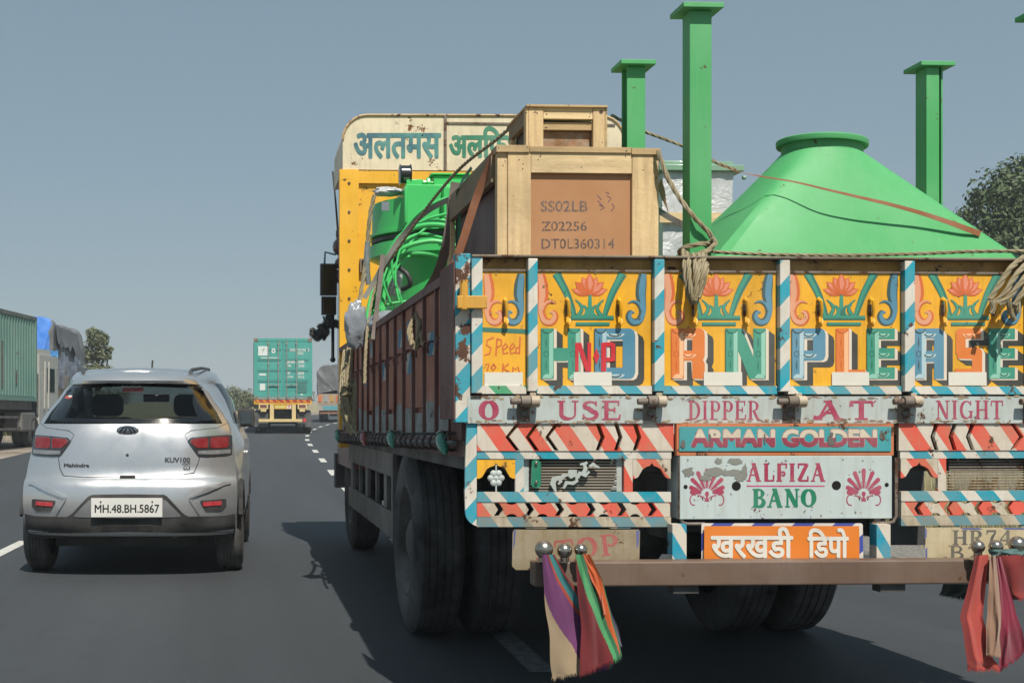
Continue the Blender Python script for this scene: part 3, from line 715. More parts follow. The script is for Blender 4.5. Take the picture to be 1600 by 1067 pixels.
def m5r(px, py, off): a = radians(-7); dx, dy = px-905, py-857; return m5(905+dx*cos(a)-dy*sin(a), 857+dx*sin(a)+dy*cos(a), off)
serif_text(mb, 'STOP', (834,840,968,873), m5r, 1, bold=.9, off=.0005)
for P in ([(803,827.5),(806,827.5),(804.5,850),(802,860)],[(994,828),(999,829),(998,850),(995,858)]): blob(mb, P, m5, 2, .001)
tp(mb, 'stop_plate', [M('grimy_plate','90836a',rough=.7,var=.2,vs=9,dirt=.55,ds=7,dcol='7a6634',rust=.2,streak=.6), M('faded_red','9c2a24',rough=.6,var=.2,dirt=.15,ds=14,dcol='a5977a'), M('faded_indigo','4a5590',rough=.6,var=.2)])
mb = MB()
mb.slab([(1098,817),(1345,817),(1348,819),(1349,876),(1096,876),(1096,819)], m5, .012, 0)
mb.slab([(1100.5,821.5),(1342.5,821.5),(1343,876),(1100,876)], lambda a,b,o: m5(a,b,o+.0125), .002, 1)
m5s = plate_map(4.95-.0148)
font_text(mb, 'खरखडी', (1112,824,1238,871), m5s, 2, fat=1.4, off=.001)
font_text(mb, 'िडपो', (1263,826,1325,870), m5s, 2, fat=1.4, off=.001)
tp(mb, 'depot_sign', [MS('indigo_white_rim','d8d4cc','3348a0',-1.2,.105,.5,.2,rough=.5,var=.08,dirt=.3), M('orange_sign','dd7a16',rough=.45,var=.08,dirt=.2,ds=4,dcol='a86a30'), M('sign_white','dcd9cf',rough=.5,var=.06,dirt=.2)])
mb = MB()
mb.slab([(1447,824),(1690,824),(1690,874.5),(1445,874.5)], m5, .012, 0)
serif_text(mb, 'HR74', (1488,828,1582,851), m5, 1, bold=1.0, off=.0005); serif_text(mb, 'B2', (1482,852,1534,874), m5, 1, bold=1.0, off=.0005)
blob(mb, arc(1477,872,4,3,0,340,8), m5, 1, .001)
for P in ([(1445,826),(1448,826),(1448,838),(1445,842)],[(1446,858),(1449,854),(1449,872),(1446,874)],[(1500,824.2),(1530,824.2),(1536,827),(1506,827)],[(1566,824.2),(1598,824.2),(1604,827),(1572,827)]): blob(mb, P, m5, 2, .001)
tp(mb, 'registration_plate', [M('grimy_cream','c2b491',rough=.65,var=.15,vs=8,dirt=.5,ds=6,dcol='8a7a58',rust=.18,streak=.5), M('faded_black','46443e',rough=.6,var=.2,dirt=.3,dcol='b0a284',ds=14), _mc['faded_indigo']])
for (px, py, r) in ((850,858,14.5),(882,860,12),(907.5,859,10.5),(1528,854,10.5),(1556,854,11),(1590,851,14)):
    mb = MB(); p = on(px, py, 4.80); rr = r/F*4.85
    mb.sphere(p, rr, 0, 20); mb.tube([p-Vector((0,0,rr*.85)), (p.x, 4.80, on(px,877,4.80).z)], rr*.62, 12, 0); mb.box(p.x-rr*.5,p.x+rr*.5,4.80,BY+.01,on(px,879,4.8).z,on(px,875,4.8).z,0)
    tp(mb, 'chrome_ball', chrome)

# ---- frame, axles, wheels
mb = MB()
for s in (-1, 1):
    mb.box(TCX+s*.40, TCX+s*.47, 5.12, 13.2, .72, .98)
for y in (5.14, 6.2, 8.4, 9.6, 10.8): mb.box(TCX-.40, TCX+.40, y, y+.07, .74, .96)
mb.box(TX0+.05, TX1-.05, 5.06, 11.3, .99, 1.098)
for s in (-1, 1):
    for y in (7.2,): 
        mb.tube([(TCX+s*.44, y-.7, .80), (TCX+s*.44, y-.3, .66), (TCX+s*.44, y, .62), (TCX+s*.44, y+.3, .66), (TCX+s*.44, y+.7, .80)], .045, 6)
mb.tube([(TX0+.3,7.2,.52),(TX1-.3,7.2,.52)], .09, 12); mb.sphere((TCX,7.2,.52), .24, 0, 16, (1,.9,.95)); mb.tube([(TX0+.3,11.95,.5),(TX1-.3,11.95,.5)], .06, 8)
tp(mb, 'chassis', dark)
mb = MB(); f0_, f1_ = on(1392,790,6.35), on(1446,851,6.35); mb.grid([[Vector((f0_.x, 6.35+.015*sin(i), z)) for i, z in enumerate((1.0,.85,.7,f1_.z))],[Vector((f1_.x, 6.35+.015*sin(i+.5), z)) for i, z in enumerate((1.0,.85,.7,f1_.z))]])
tp(mb, 'mud_flap', M('mudflap','101011',rough=.9,var=.2))
def tyre(mb, x, y, z, R, w_, s, m=0):
    pr = [(-w_/2+.012,R*.60),(-w_/2,R*.70),(-w_/2-.004,R*.82),(-w_/2+.012,R*.93),(-w_/2+.03,R*.985)]
    k = 5; a0 = -w_/2+.035; st = (w_-.07)/k
    for i in range(k):
        pr += [(a0+i*st+.003,R),(a0+(i+1)*st-.007,R)] + ([(a0+(i+1)*st-.005,R-.007),(a0+(i+1)*st+.001,R-.007)] if i < k-1 else [])
    pr += [(-a, r) for a, r in reversed(pr[:5])]
    mb.lathe([(a*s, r) for a, r in pr], (x,y,z), 'x', 56, m)
def wheel(parent, org, x, y, R, w_, s, dual=0, mt=rubber, mr=rimm):
    b = MB(); tyre(b, x, y, R, R, w_, 1); o = b.build('wheel', mt, parent, org=org, sharp=30)
    if dual: b2 = MB(); tyre(b2, x - s*dual, y, R, R, w_, 1); b2.build('inner_tyre', mt, o, org=org, sharp=30)
    r = MB(); f = lambda a: s*a
    r.lathe([(f(w_/2-.02),R*.62),(f(w_/2-.01),R*.58),(f(w_/2-.05),R*.54),(f(-.02 if dual else w_/2-.1),R*.46),(f(-.02 if dual else w_/2-.1),R*.26),(f(w_/2-.04),R*.22),(f(w_/2-.02),R*.12),(f(w_/2-.02),.0)], (x,y,R), 'x', 36)
    for k in range(8): r.lathe([(0,.012),(f(.03),.012),(f(.035),.0)], (x+f(-.02 if dual else w_/2-.1), y+cos(k*pi/4)*R*.36, R+sin(k*pi/4)*R*.36), 'x', 6)
    r.build('rim', mr, o, org=org); return o
TRR = .52
for s in (-1, 1):
    xo = .935+.135 if s < 0 else 3.25-.135
    wheel(truck, TO, xo, 7.2, TRR, .27, s, dual=.325)
    wheel(truck, TO, TCX+s*1.02, 11.95, TRR, .26, s)

# ---- side walls
for s in (-1, 1):
    mb = MB(); xo = TX0 if s < 0 else TX1; inn = -s; XX = lambda d: xo + inn*d      # d measured inwards
    mb.box(XX(.03), XX(.06), TR+.06, 11.30, BF, BT-.04, 0)
    mb.box(XX(-.004), XX(.065), TR+.06, 11.30, BT-.04, BT, 3); mb.box(XX(.004), XX(.06), TR+.06, 11.30, BF-.05, BF+.012, 3)
    y = TR+.40; i = 0
    mb.box(XX(.0), XX(.028), TR+.10, TR+.36, BF+.014, BT-.042, 3)
    while y < 11.1:
        L = .36; mb.box(XX(.012), XX(.0295), y+.035, y+L, BF+.16, BT-.042, 0); mb.box(XX(.011), XX(.0295), y+.035, y+L, BF+.013, BF+.158+.03*sin(i*2.1), 1)
        mb.box(XX(-.002), XX(.029), y+.0, y+.022, BF+.013, BT-.042, 3)
        if s < 0:
            zc = BF + (.30 + .10*(i % 2)) if i % 3 else BF+.34; zt = BF + .58 - .02*i % .1
            if i in (0, 1, 3, 6, 9): mb.box(XX(.0095), XX(.0119), y+.07, y+.30, zc, zc+.11, 2)
            if i in (0, 3, 4, 8): mb.box(XX(.0095), XX(.0119), y+.07, y+.28, zt, zt+.10, 2)
            for k in range(2):        # lashing hooks welded half way up
                yy = y+.10+.14*k; z0 = BF+.46; mb.tube([(XX(.012),yy,z0),(XX(-.015),yy,z0),(XX(-.022),yy,z0-.03),(XX(-.018),yy,z0-.055)], .006, 6, 3)
        y += .385; i += 1
    tp(mb, 'side_wall', [redwall, M('whitewash','8d9694',rough=.7,var=.2,dirt=.7,ds=7,dcol='4a4038',rust=.4,streak=.7),
       MS('blue_white_patch','b8b4aa','12789a',1.1,.22,.5,.3,axis='yz',rough=.6,var=.1,dirt=.4), _mc['brown_frame']], bevel=0)
    if s < 0:
        mb = MB(); y = TR+.25
        zk = lambda y: 1.125-.0125*(y-5)
        mb.tube([(XX(-.03),TR+.1,zk(TR)-.02),(XX(-.03),11.2,zk(11.2)-.02)], .012, 6, 0)
        while y < 11.1:
            z = zk(y); mb.tube([(XX(.02),y,z+.02),(XX(-.03),y,z+.02),(XX(-.045),y+.005,z-.01),(XX(-.04),y+.015,z-.04),(XX(-.01),y+.03,z-.05),(XX(.03),y+.03,z-.04)], .0075, 6, 0); y += .21
        tp(mb, 'rope_hook_rail', M('hook_steel','3f3a38',rough=.6,var=.2,dirt=.4,dcol='1c1a18'))
        for (px, py, mt) in ((690,689,gplast),(611,684,gplast),(568,683,rplast),(527,679,gplast)):
            u = (px-PPX)/F; t = (TX0-.05)/(u*cos(YAW)+sin(YAW)); yy = t*(cos(YAW)-u*sin(YAW)); zz = CAMH+t*(HY-py)/F
            mb = MB(); c = Vector((TX0-.05, yy, zz))
            mb.tube([c+Vector((.01,.07,.035)), c+Vector((.005,.04,.02)), c, c+Vector((0,-.04,-.02)), c+Vector((0,-.08,-.042)), c+Vector((0,-.10,-.055))], [.013,.021,.026,.024,.015,.002], 14, 0)
            mb.tube([c+Vector((.006,.045,.024)), c+Vector((.004,.034,.018))], [.024,.026], 12, 1); mb.tube([c+Vector((.01,.07,.035)), c+Vector((.06,.08,.035))], .008, 6, 1); tp(mb, 'marker_lamp', [mt, chrome])
    # side guard
    mb = MB(); g0, g1 = 7.95, 11.05; XG = XX(.06)
    Z0, Z1 = .46, .99
    mb.box(XG, XX(.085), g0, g1, Z1-.15, Z1, 0); mb.box(XG, XX(.085), g0, g1, Z0, Z0+.16, 0); mb.box(XX(.058), XX(.088), g0-.07, g0-.001, Z0-.03, Z1+.004, 0)
    for k in range(5): yy = g0+.35+k*.62; mb.box(XX(.07), XX(.095), yy, yy+(.06 if k % 2 else .16), Z0+.161, Z1-.151, 0)
    tp(mb, 'side_guard', M('guard_grey','6a6560',rough=.6,var=.2,dirt=.5,ds=4,dcol='3a3632',rust=.15), bevel=.003)
    mb = MB(); mb.box(XX(.3), XX(.75), 8.7, 10.2, .42, .98, 0); tp(mb, 'fuel_tank' if s < 0 else 'battery_box', M('tank_grey','4c4843',rough=.6,var=.2,dirt=.5), bevel=.03)
mb = MB(); mb.box(TX0+.06, TX1-.06, TR+.06, 11.29, BF-.001, BF+.02); tp(mb, 'load_bed', M('bed_plank','4a3a2c',rough=.8,var=.3,dirt=.5))

# ---- headboard and cab
HB = 11.33; mb = MB(); HT = 3.40
yb = M('headboard_yellow', 'e8ae12', rough=.45, var=.07, dirt=.2, ds=2.5, dcol='9a6a1c', rust=.12, rs=7, streak=.15)
mb.box(TX0, TX1, HB, HB+.05, .95, HT, 0)
for a, b in ((TX0, TX0+.17),(TX1-.17, TX1)): mb.box(a, b, HB-.04, HB-.001, BF, HT+.01, 0)
mb.box(TX0+.17, TX1-.17, HB-.03, HB-.001, HT-.11, HT, 0)
x = TX0+.62
while x < TX1-.3: mb.box(x, x+.012, HB-.005, HB-.0005, BF, HT-.115, 1); x += .46
mb.box(TX0+.171, TX1-.171, HB-.006, HB-.0006, 2.02, 2.035, 1)
for k in range(9):
    z = 1.25+k*.255; mb.sphere((TX0+.085, HB-.042, z), .014, 1, 8)
mb.box(TX0+.18, TX0+.27, HB-.05, HB-.001, 2.50, 2.62, 1); mb.box(TX0+.195, TX0+.255, HB-.052, HB-.0495, 2.515, 2.605, 2)
blob(mb, arc(TX0+.60,2.66,.13,.2,0,345,16), lambda a,b,o: Vector((a,HB-o-.002,b)), 3, .001)
tp(mb, 'headboard', [yb, M('seam_brown','6a4a1a',rough=.7,var=.3), hole_black, M('faded_orange_emblem','c8502c',rough=.5,var=.2)], bevel=.003)
mb = MB(); cz0, cz1 = HT+.012, 3.915; cx1 = 3.46
lp = [(TX0+.03,cz0),(cx1,cz0),(cx1,cz1-.25)] + arc(cx1-.22,cz1-.22,.22,.22,0,90,6) + arc(TX0+.03+.22,cz1-.24,.22,.22,90,180,6)
cmap = lambda a, b, o: Vector((a, HB-.02-o, b))
mb.slab(lp, lambda a,b,o: cmap(a,b,o), 1.0, 0)
XC = lambda px: on(px, 222, HB).x; ZC = lambda py: on(700, py, HB).z
for x in (XC(695), XC(820)): mb.box(x-.012, x+.012, HB-.035, HB-.0205, cz0, cz1-.01, 1)
mb.box(XC(697), XC(960), HB-.03, HB-.0205, ZC(192), ZC(195), 1)
mb.tube([cmap(a,b,.004) for a, b in lp[2:]], .012, 6, 3)
tm = lambda px, py, o: on(px, py, HB-.0225-o)
font_text(mb, 'अलतमस', (554,209,688,247), tm, 2, fat=1.5)
font_text(mb, 'अलिफश', (703,199,818,246), tm, 4, fat=1.5)
nbt = NB('teal_fade_lettering'); z = nbt.n('ShaderNodeSeparateXYZ'); nbt.set(z.inputs[0], nbt.co)
tf = finish(nbt, nbt.mix(nbt.ramp(nbt.noise(5,3), .35,.65), C('1c5a6e'), C('4f9488')), rough=.5, var=.15)
tp(mb, 'crown_board', [cream, rusty, tf, M('cream_rim','b99a66',rough=.7,var=.2,rust=.6), M('crown_green','1f7d5c',rough=.5,var=.2)])
mb = MB(); mb.box(TX0+.12, TX1-.12, HB+.051, HB+1.75, .75, 2.9, 0); mb.box(TX0+.16, TX1-.16, HB+1.751, HB+1.82, 1.75, 2.65, 1)
for s in (-1, 1): x = TX0+.119 if s < 0 else TX1-.119; mb.box(x, x+s*.006, HB+.75, HB+1.6, 1.8, 2.55, 1)
mb.box(TX0+.1, TX1-.1, HB+1.76, HB+1.95, .5, .85, 2); mb.box(TX0+.2, TX1-.2, HB+.9, HB+1.7, 2.901, 2.99, 0)
tp(mb, 'cab', [M('cab_brown','7a3a2a',rough=.4,var=.1,coat=.4), glass('cab_glass','20262a',.05), dark], bevel=.04)
# mirrors, horn bar and aerial on the left of the cab
cy_ = HB+1.3
Q = lambda px, py, y=cy_: on(px, py, y)
mb = MB()
mb.tube([Q(528,390), Q(524,398), Q(508,394), Q(507,412)], .011, 8, 2); mb.tube([Q(505,494), Q(508,504), Q(524,506), Q(530,502)], .011, 8, 2)
c0, c1 = Q(500,413), Q(526,462); mb.box(c0.x, c1.x, cy_-.06, cy_+.03, c1.z, c0.z, 0); mb.box(c0.x+.015, c1.x-.015, cy_-.064, cy_-.0605, c1.z+.015, c0.z-.015, 1)
c0, c1 = Q(502,464), Q(525,492); mb.box(c0.x, c1.x, cy_-.06, cy_+.03, c1.z, c0.z, 0); mb.box(c0.x+.015, c1.x-.015, cy_-.064, cy_-.0605, c1.z+.015, c0.z-.015, 1)
tp(mb, 'side_mirror', [M('mirror_shell','141618',rough=.35,var=.1), M('mirror_glass','4a525a',rough=.08,metal=.9,var=.1), M('mirror_arm','3d8fa4',rough=.4,var=.3)], bevel=.03)
mb = MB(); mb.tube([Q(520,268), Q(524,310), Q(528,362)], [.012,.010,.012], 6); mb.sphere(Q(530,366), .05, 0, 10, (.7,1,1.5)); tp(mb, 'exhaust_stack', dark)
mb = MB(); mb.tube([Q(520,490), Q(520,560)], .016, 8); mb.sphere(Q(520,562), .028, 0, 10); tp(mb, 'guide_pole', M('pole_chrome','3a3d40',rough=.25,metal=.8,var=.1))
mb = MB(); mb.sphere(Q(530,386), .085, 0, 12, (.8,1.2,1)); mb.sphere(Q(532,412), .06, 0, 12); mb.sphere(Q(531,432), .07, 0, 12); tp(mb, 'roof_lamp', M('maroon_lamp','4a1c1c',rough=.3,var=.1,coat=.5))
mb = MB(); rr = random.Random(5)
for (px, py, r) in ((488,517,.035),(490,522,.045),(496,527,.05),(500,520,.06),(503,512,.055),(508,518,.06),(513,506,.06),(514,497,.05),(520,505,.05),(528,507,.05),(506,526,.04)):
    c = Q(px, py, cy_-.1); vs = []
    mb.sphere(c, r*.8, 0, 8)
    for k in range(60):
        d = Vector((rr.gauss(0,1), rr.gauss(0,1), rr.gauss(0,1))).normalized(); n_ = d.orthogonal().normalized()*.008
        mb.add([c+d*r*.6-n_, c+d*r*.6+n_, c+d*r*1.15], [(0,1,2)], 0)
ob = mb.build('tassel', M('black_wool','0b0b0d',rough=.95,var=.2), None, org=Q(500,515,cy_-.1)); ob.location = Q(500,515,cy_-.1)
tag(ob, 'black fluffy wool tassel hanging below the side mirror of the painted truck', 'tassel')

# ================================================================== the load
gp = M('machine_green', '3cbc60', rough=.38, var=.05, vs=1.5, dirt=.06, ds=3, dcol='2a6a3a', coat=.15)
gpd = M('cone_green', '3da15a', rough=.6, var=.09, vs=1.6, dirt=.16, ds=2.2, dcol='86b492', streak=.10, rust=.02, rs=16)
# hopper, upside down, with its four legs in the air
HXa, HXb, HYa, HYb = 1.915, 3.385, 5.30, 6.12
hc = Vector(((HXa+HXb)/2, (HYa+HYb)/2, BF+.02))
hop = thing('steel_hopper', hc, 'big bright green steel cone lying upside down with four upright legs, behind the tailgate', 'hopper')
mb = MB(); n = 64; nx, ny, nz = on(1284,243,5.72); R_ = .178
bx0, bx1_, by0, by1, bz = HXa+.035, HXb+.14, HYa+.03, HYb+.25, 1.80
base = []
for k in range(n):
    q = 2*pi*(k+.5)/n - 3*pi/4; seg = (k*4)//n; tt = (k % (n//4)+.5)/(n//4)
    cr = [(bx0,by0),(bx1_,by0),(bx1_,by1),(bx0,by1)]; a, b_ = cr[seg], cr[(seg+1) % 4]; base.append(Vector((a[0]+(b_[0]-a[0])*tt, a[1]+(b_[1]-a[1])*tt, bz)))
top = [Vector((nx + R_*cos(2*pi*(k+.5)/n-3*pi/4), 5.72 + R_*sin(2*pi*(k+.5)/n-3*pi/4), nz - .05*R_*cos(2*pi*(k+.5)/n-3*pi/4))) for k in range(n)]
rows = [base] + [[b_.lerp(t_, i/8) for b_, t_ in zip(base, top)] for i in range(1, 9)]
mb.grid(rows, 0, True, closed=True)
mb.grid([[Vector((p.x,p.y,bz-.62)) for p in base], base], 0, False, closed=True)
from mathutils.bvhtree import BVHTree
cone_tree = BVHTree.FromPolygons([tuple(p) for p in mb.v], mb.f)
def on_cone(px, py, lift_):              # a point lying on the cone's surface
    a = Vector((0, 0, CAMH)); d = (on(px, py, 5.5) - a).normalized(); h = cone_tree.ray_cast(a, d)[0]
    return on(px, py, 5.7) if h is None else h - d*lift_
mb.build('cone', gpd, hop, org=hc, sharp=28)
mb = MB(); o = Vector((nx, 5.72, nz)); mb.lathe([(-.004,R_*.985),(.036,R_*.985),(.036,R_+.018),(.044,R_+.020),(.058,R_+.020),(.062,R_+.016),(.062,R_-.02),(.0,R_-.02)], o, 'z', 56); 
for v in mb.v: v.z -= .05*(v.x-nx)
mb.build('neck_flange', gpd, hop, org=hc)
for (lx, ly, zt, box) in ((1.918,5.27,on(1090,22,5.27).z,1),(1.915,6.12,on(998,108,6.12).z,0),(3.39,6.12,on(1450,110,6.12).z,2),(3.43,5.27,on(1600,27,5.27).z,1)):
    mb = MB(); h2 = .045
    if box == 1: mb.box(lx-h2, lx+h2+.003, ly-h2, ly+h2, BF+.02, zt, 0)
    else:
        mb.box(lx-h2, lx-h2+.010, ly-h2, ly+h2, BF+.02, zt, 0) if box == 2 else mb.box(lx-h2, lx+h2, ly-h2, ly-h2+.010, BF+.02, zt, 0)
        if box == 2: mb.box(lx-h2, lx+.02, ly-h2-.012, ly-h2-.001, BF+.02, zt, 0); mb.box(lx-h2+.011, lx+h2-.011, ly-.005, ly+.005, BF+.02, zt, 0); mb.box(lx+h2-.01, lx+h2, ly-h2, ly+h2, BF+.02, zt, 0)
        else: mb.box(lx-.005, lx+.005, ly-h2+.011, ly+h2-.011, BF+.02, zt, 0); mb.box(lx-h2, lx+h2, ly+h2-.01, ly+h2, BF+.02, zt, 0)
    l = mb.build('leg', gpd, hop, org=hc, bevel=.003)
    mb = MB(); mb.box(lx-.085, lx+.085, ly-.085, ly+.085, zt+.001, zt+.022, 0); mb.build('end_plate', gpd, l, org=hc, bevel=.002)

# wooden crates
def woodmat(name, col, sc, dk='7a5c38', mould=.3):
    nb = NB(name); g = nb.noise(3, 8, .7, sc=sc); g2 = nb.noise(9, 5, .6, sc=sc)
    c = nb.mix(nb.ramp(g, .3, .7), C(col), nb.mix(.5, C(col), C(dk))); c = nb.mix(nb.math('MULTIPLY', nb.ramp(g2, .55, .75), .35), c, C(dk))
    c = nb.mix(nb.math('MULTIPLY', nb.ramp(nb.noise(1.9, 6), .52, .75), mould, True), c, C('5c5648'))
    vor = nb.n('ShaderNodeTexVoronoi'); vor.inputs['Scale'].default_value = 6.5; nb.set(vor.inputs['Vector'], nb.co)
    c = nb.mix(nb.ramp(vor.outputs['Distance'], .09, .05), c, C('4a3018'))
    return finish(nb, c, rough=.75, var=.08, bump=.25, bs=35)
wh = woodmat('pine_level', 'ecd2a0', (.5, 4, 6)); wv = woodmat('pine_upright', 'e8cb98', (6, 4, .45)); wy = woodmat('pine_lengthwise', '8f7a5a', (5, .5, 6), mould=.6); wo = woodmat('pine_old', 'c8ac7c', (.5, 4, 6), mould=.5)
ply = M('red_plywood', 'b07e50', rough=.6, var=.10, vs=2.5, dirt=.2, ds=3, dcol='8a5030'); plyd = M('dark_plywood', '5c4038', rough=.7, var=.2, dirt=.3)
ink = M('stencil_ink', '4a3830', rough=.7, var=.3, dirt=.35, ds=30, dcol='a8704c'); pen = M('purple_pen', '6a4258', rough=.6, var=.2)
CY = 5.36; c0, c1 = on(776,230,CY), on(1029,230,CY); cz = c0.z; cl, cr_ = c0.x, c1.x; CYb = CY+1.22
cc = Vector(((cl+cr_)/2, (CY+CYb)/2, BF+.02))
crate = thing('wooden_crate', cc, 'large wooden crate with stencilled brown plywood end, standing at the left of the tailgate', 'crate')
Xc = lambda px: on(px, 300, CY).x; Zc = lambda py: on(900, py, CY).z
zb = BF+.02
mb = MB()
mb.box(cl+.03, cr_-.03, CY+.022, CYb-.02, zb, cz-.025, 0)
blobmap = lambda px, py, o: on(px, py, CY+.022-o)
crb = mb.build('plywood_box', [plyd], crate, org=cc)
mb = MB(); mb.box(Xc(826), Xc(990), CY+.012, CY+.0215, zb, Zc(270), 0)
sm = lambda px, py, o: on(px, py, CY+.012-o)
for s_, r in (('SS02LB',(845,314,918,331)),('Z02256',(846,346,917,361)),('DT0L360314',(846,373,960,389))):
    font_text(mb, s_, r, sm, 1, bold=.012, off=.0004)
tot = [(858,4),(874,4),(893,4)]
for y0, y1, xs_ in ((314,331,(850.5,863.5,876,889,902,913)),(346,361,(851,864,876,889,901,912)),(373,389,(851,863,875,887,898,910,921,933,944,955))):
    for x in xs_: blob(mb, [(x-.45,y0-1),(x+.45,y0-1),(x+.45,y1+1),(x-.45,y1+1)], sm, 0, .0022)     # stencil bridges
for P in ([(933,305),(940,312),(934,314),(942,322)],[(936,320),(945,325),(938,328)],[(948,306),(955,310),(950,316)],[(956,318),(960,324),(955,330)],[(946,300),(952,303)]): stroke(mb, P, 1.3, sm, 2, .0006)
mb.build('end_panel', [ply, ink, pen], crate, org=cc)
nail = M('nail_head', '2c2420', rough=.6, var=.2); rn = random.Random(6)
def nails(b, x0, x1, y0, z0, z1):
    lo = (x1-x0) > (z1-z0)
    for k in range(2 if min(x1-x0, z1-z0) < .03 else 5):
        e = rn.choice((.05, .08, .5, .92, .95)) + rn.uniform(-.02, .02); q = rn.uniform(.2, .8)
        x, z = (x0+(x1-x0)*e, z0+(z1-z0)*q) if lo else (x0+(x1-x0)*q, z0+(z1-z0)*e)
        b.lathe([(-.0006, 0), (-.0006, .0035), (.001, .0035)], (x, y0, z), 'y', 8, 1, smooth=False)
def plank(x0, x1, y0, y1, z0, z1, m, par=None):
    b = MB(); b.box(x0, x1, y0, y1, z0, z1); nails(b, x0, x1, y0, z0, z1); m = [m, nail]; return b.build('plank', m, par or crate, org=cc, bevel=.004)
plank(Xc(793), Xc(829), CY-.008, CY+.011, zb, Zc(235), wv); plank(Xc(987), Xc(1020), CY-.008, CY+.011, zb, Zc(237), wv)
plank(Xc(829.5), Xc(986.5), CY-.006, CY+.0115, Zc(271), Zc(235), wh)
plank(Xc(777), Xc(792.6), CY+.0, CY+.05, zb, Zc(232), wv); plank(Xc(1020.5), Xc(1029), CY+.0, CY+.05, zb, Zc(236), wv)
plank(cl-.004, Xc(826), CY-.016, CY+.1, cz-.024, cz+.006, wo); plank(Xc(826.5), Xc(985), CY-.014, CY+.08, cz-.022, cz+.002, wo); plank(Xc(985.5), cr_+.004, CY-.016, CY+.1, cz-.028, cz-.001, wo)
plank(cl-.014, cl+.014, CY+.051, CYb, cz-.14, cz-.026, wy); plank(cl-.010, cl+.014, CYb-.10, CYb-.002, zb, cz-.141, wv); plank(cl-.006, cr_+.006, CY+.101, CYb, cz-.023, cz-.003, wy)
plank(cr_-.014, cr_+.012, CY+.051, CYb, cz-.16, cz-.03, wy)
# small crate on top
SY = 6.02; X2 = lambda px: on(px, 200, SY).x; Z2 = lambda py: on(890, py, SY).z
sz1, sz0 = Z2(165), cz+.003; c2 = Vector((X2(887), SY+.2, sz0))
small = thing('wooden_crate', c2, 'small open slatted wooden crate on top of the large crate', 'crate')
def plank2(x0, x1, y0, y1, z0, z1, m): b = MB(); b.box(x0, x1, y0, y1, z0, z1); nails(b, x0, x1, y0, z0, z1); m = [m, nail]; return b.build('plank', m, small, org=c2, bevel=.004)
plank2(X2(826), X2(849), SY, SY+.03, sz0, Z2(169), wv); plank2(X2(927), X2(945), SY, SY+.03, sz0, Z2(169), wv)
plank2(X2(849.5), X2(926.5), SY+.004, SY+.03, Z2(186), Z2(168), wh); plank2(X2(849.5), X2(926.5), SY+.02, SY+.045, Z2(202), Z2(190), wo)
plank2(X2(822), X2(949), SY-.012, SY+.44, Z2(168.5), sz1, wo); plank2(X2(822), X2(826)-.001, SY+.0, SY+.05, sz0, Z2(169), wv); plank2(X2(945)+.001, X2(949), SY+.0, SY+.05, sz0, Z2(169), wo)
plank2(X2(824), X2(832), SY+.051, SY+.42, Z2(192), Z2(169.5), wy); plank2(X2(824), X2(832), SY+.36, SY+.42, sz0, Z2(193), wv)
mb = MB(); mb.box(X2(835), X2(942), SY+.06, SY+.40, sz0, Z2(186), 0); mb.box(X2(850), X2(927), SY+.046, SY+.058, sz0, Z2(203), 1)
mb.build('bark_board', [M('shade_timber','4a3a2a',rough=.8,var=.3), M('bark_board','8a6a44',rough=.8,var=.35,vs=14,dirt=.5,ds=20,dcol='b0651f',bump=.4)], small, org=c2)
# foil wrapped machine with a green lid
nbf = NB('silver_foil'); hN = nbf.noise(7, 6, .6, dist=1.2); nbf.bump(hN, .45, .04)
foil = finish(nbf, 'd2d4d6', rough=.42, metal=.35, var=.1)
FY = 7.0; f0, f1 = on(1036,268,FY), on(1146,268,FY); fc = Vector(((f0.x+f1.x)/2, FY+.35, BF+.02))
fm = thing('wrapped_machine', fc, 'silver foil wrapped box with a pale green lid, between the large crate and the cone', 'machine')
mb = MB(); zt = f0.z; nn = 10
per = []
for (xa, ya, xb, yb_) in ((f0.x,FY,f1.x,FY),(f1.x,FY,f1.x,FY+.7),(f1.x,FY+.7,f0.x,FY+.7),(f0.x,FY+.7,f0.x,FY)):
    for k in range(nn): per.append((xa+(xb-xa)*k/nn, ya+(yb_-ya)*k/nn))
rows = [[Vector((x+.018*noise.noise((x*9,y*9,z*6)), y+.022*noise.noise((x*9+5,y*9,z*6)), z)) for x, y in per] for z in [BF+.02+(zt-BF-.02)*i/14 for i in range(15)]]
mb.grid(rows, 0, True, closed=True); mb.build('foil_wrap', foil, fm, org=fc, sharp=60)
mb = MB(); mb.box(f0.x-.03, f1.x+.05, FY-.03, FY+.75, zt, zt+.035); mb.tube([(f1.x+.05,FY,zt-.03),(f1.x+.07,FY,zt-.03)], .012, 8); mb.box(f0.x+.0, f1.x, FY+.0, FY+.7, zt+.036, zt+.06)
mb.build('lid', M('pale_green_lid','7aa088',rough=.35,var=.1,coat=.3), fm, org=fc, bevel=.004)
mb = MB(); zs = on(1100,340,FY-.04).z; mb.box(f0.x-.03, f1.x+.03, FY-.034, FY-.024, zs-.028, zs+.028); mb.build('wood_batten', wh, fm, org=fc)
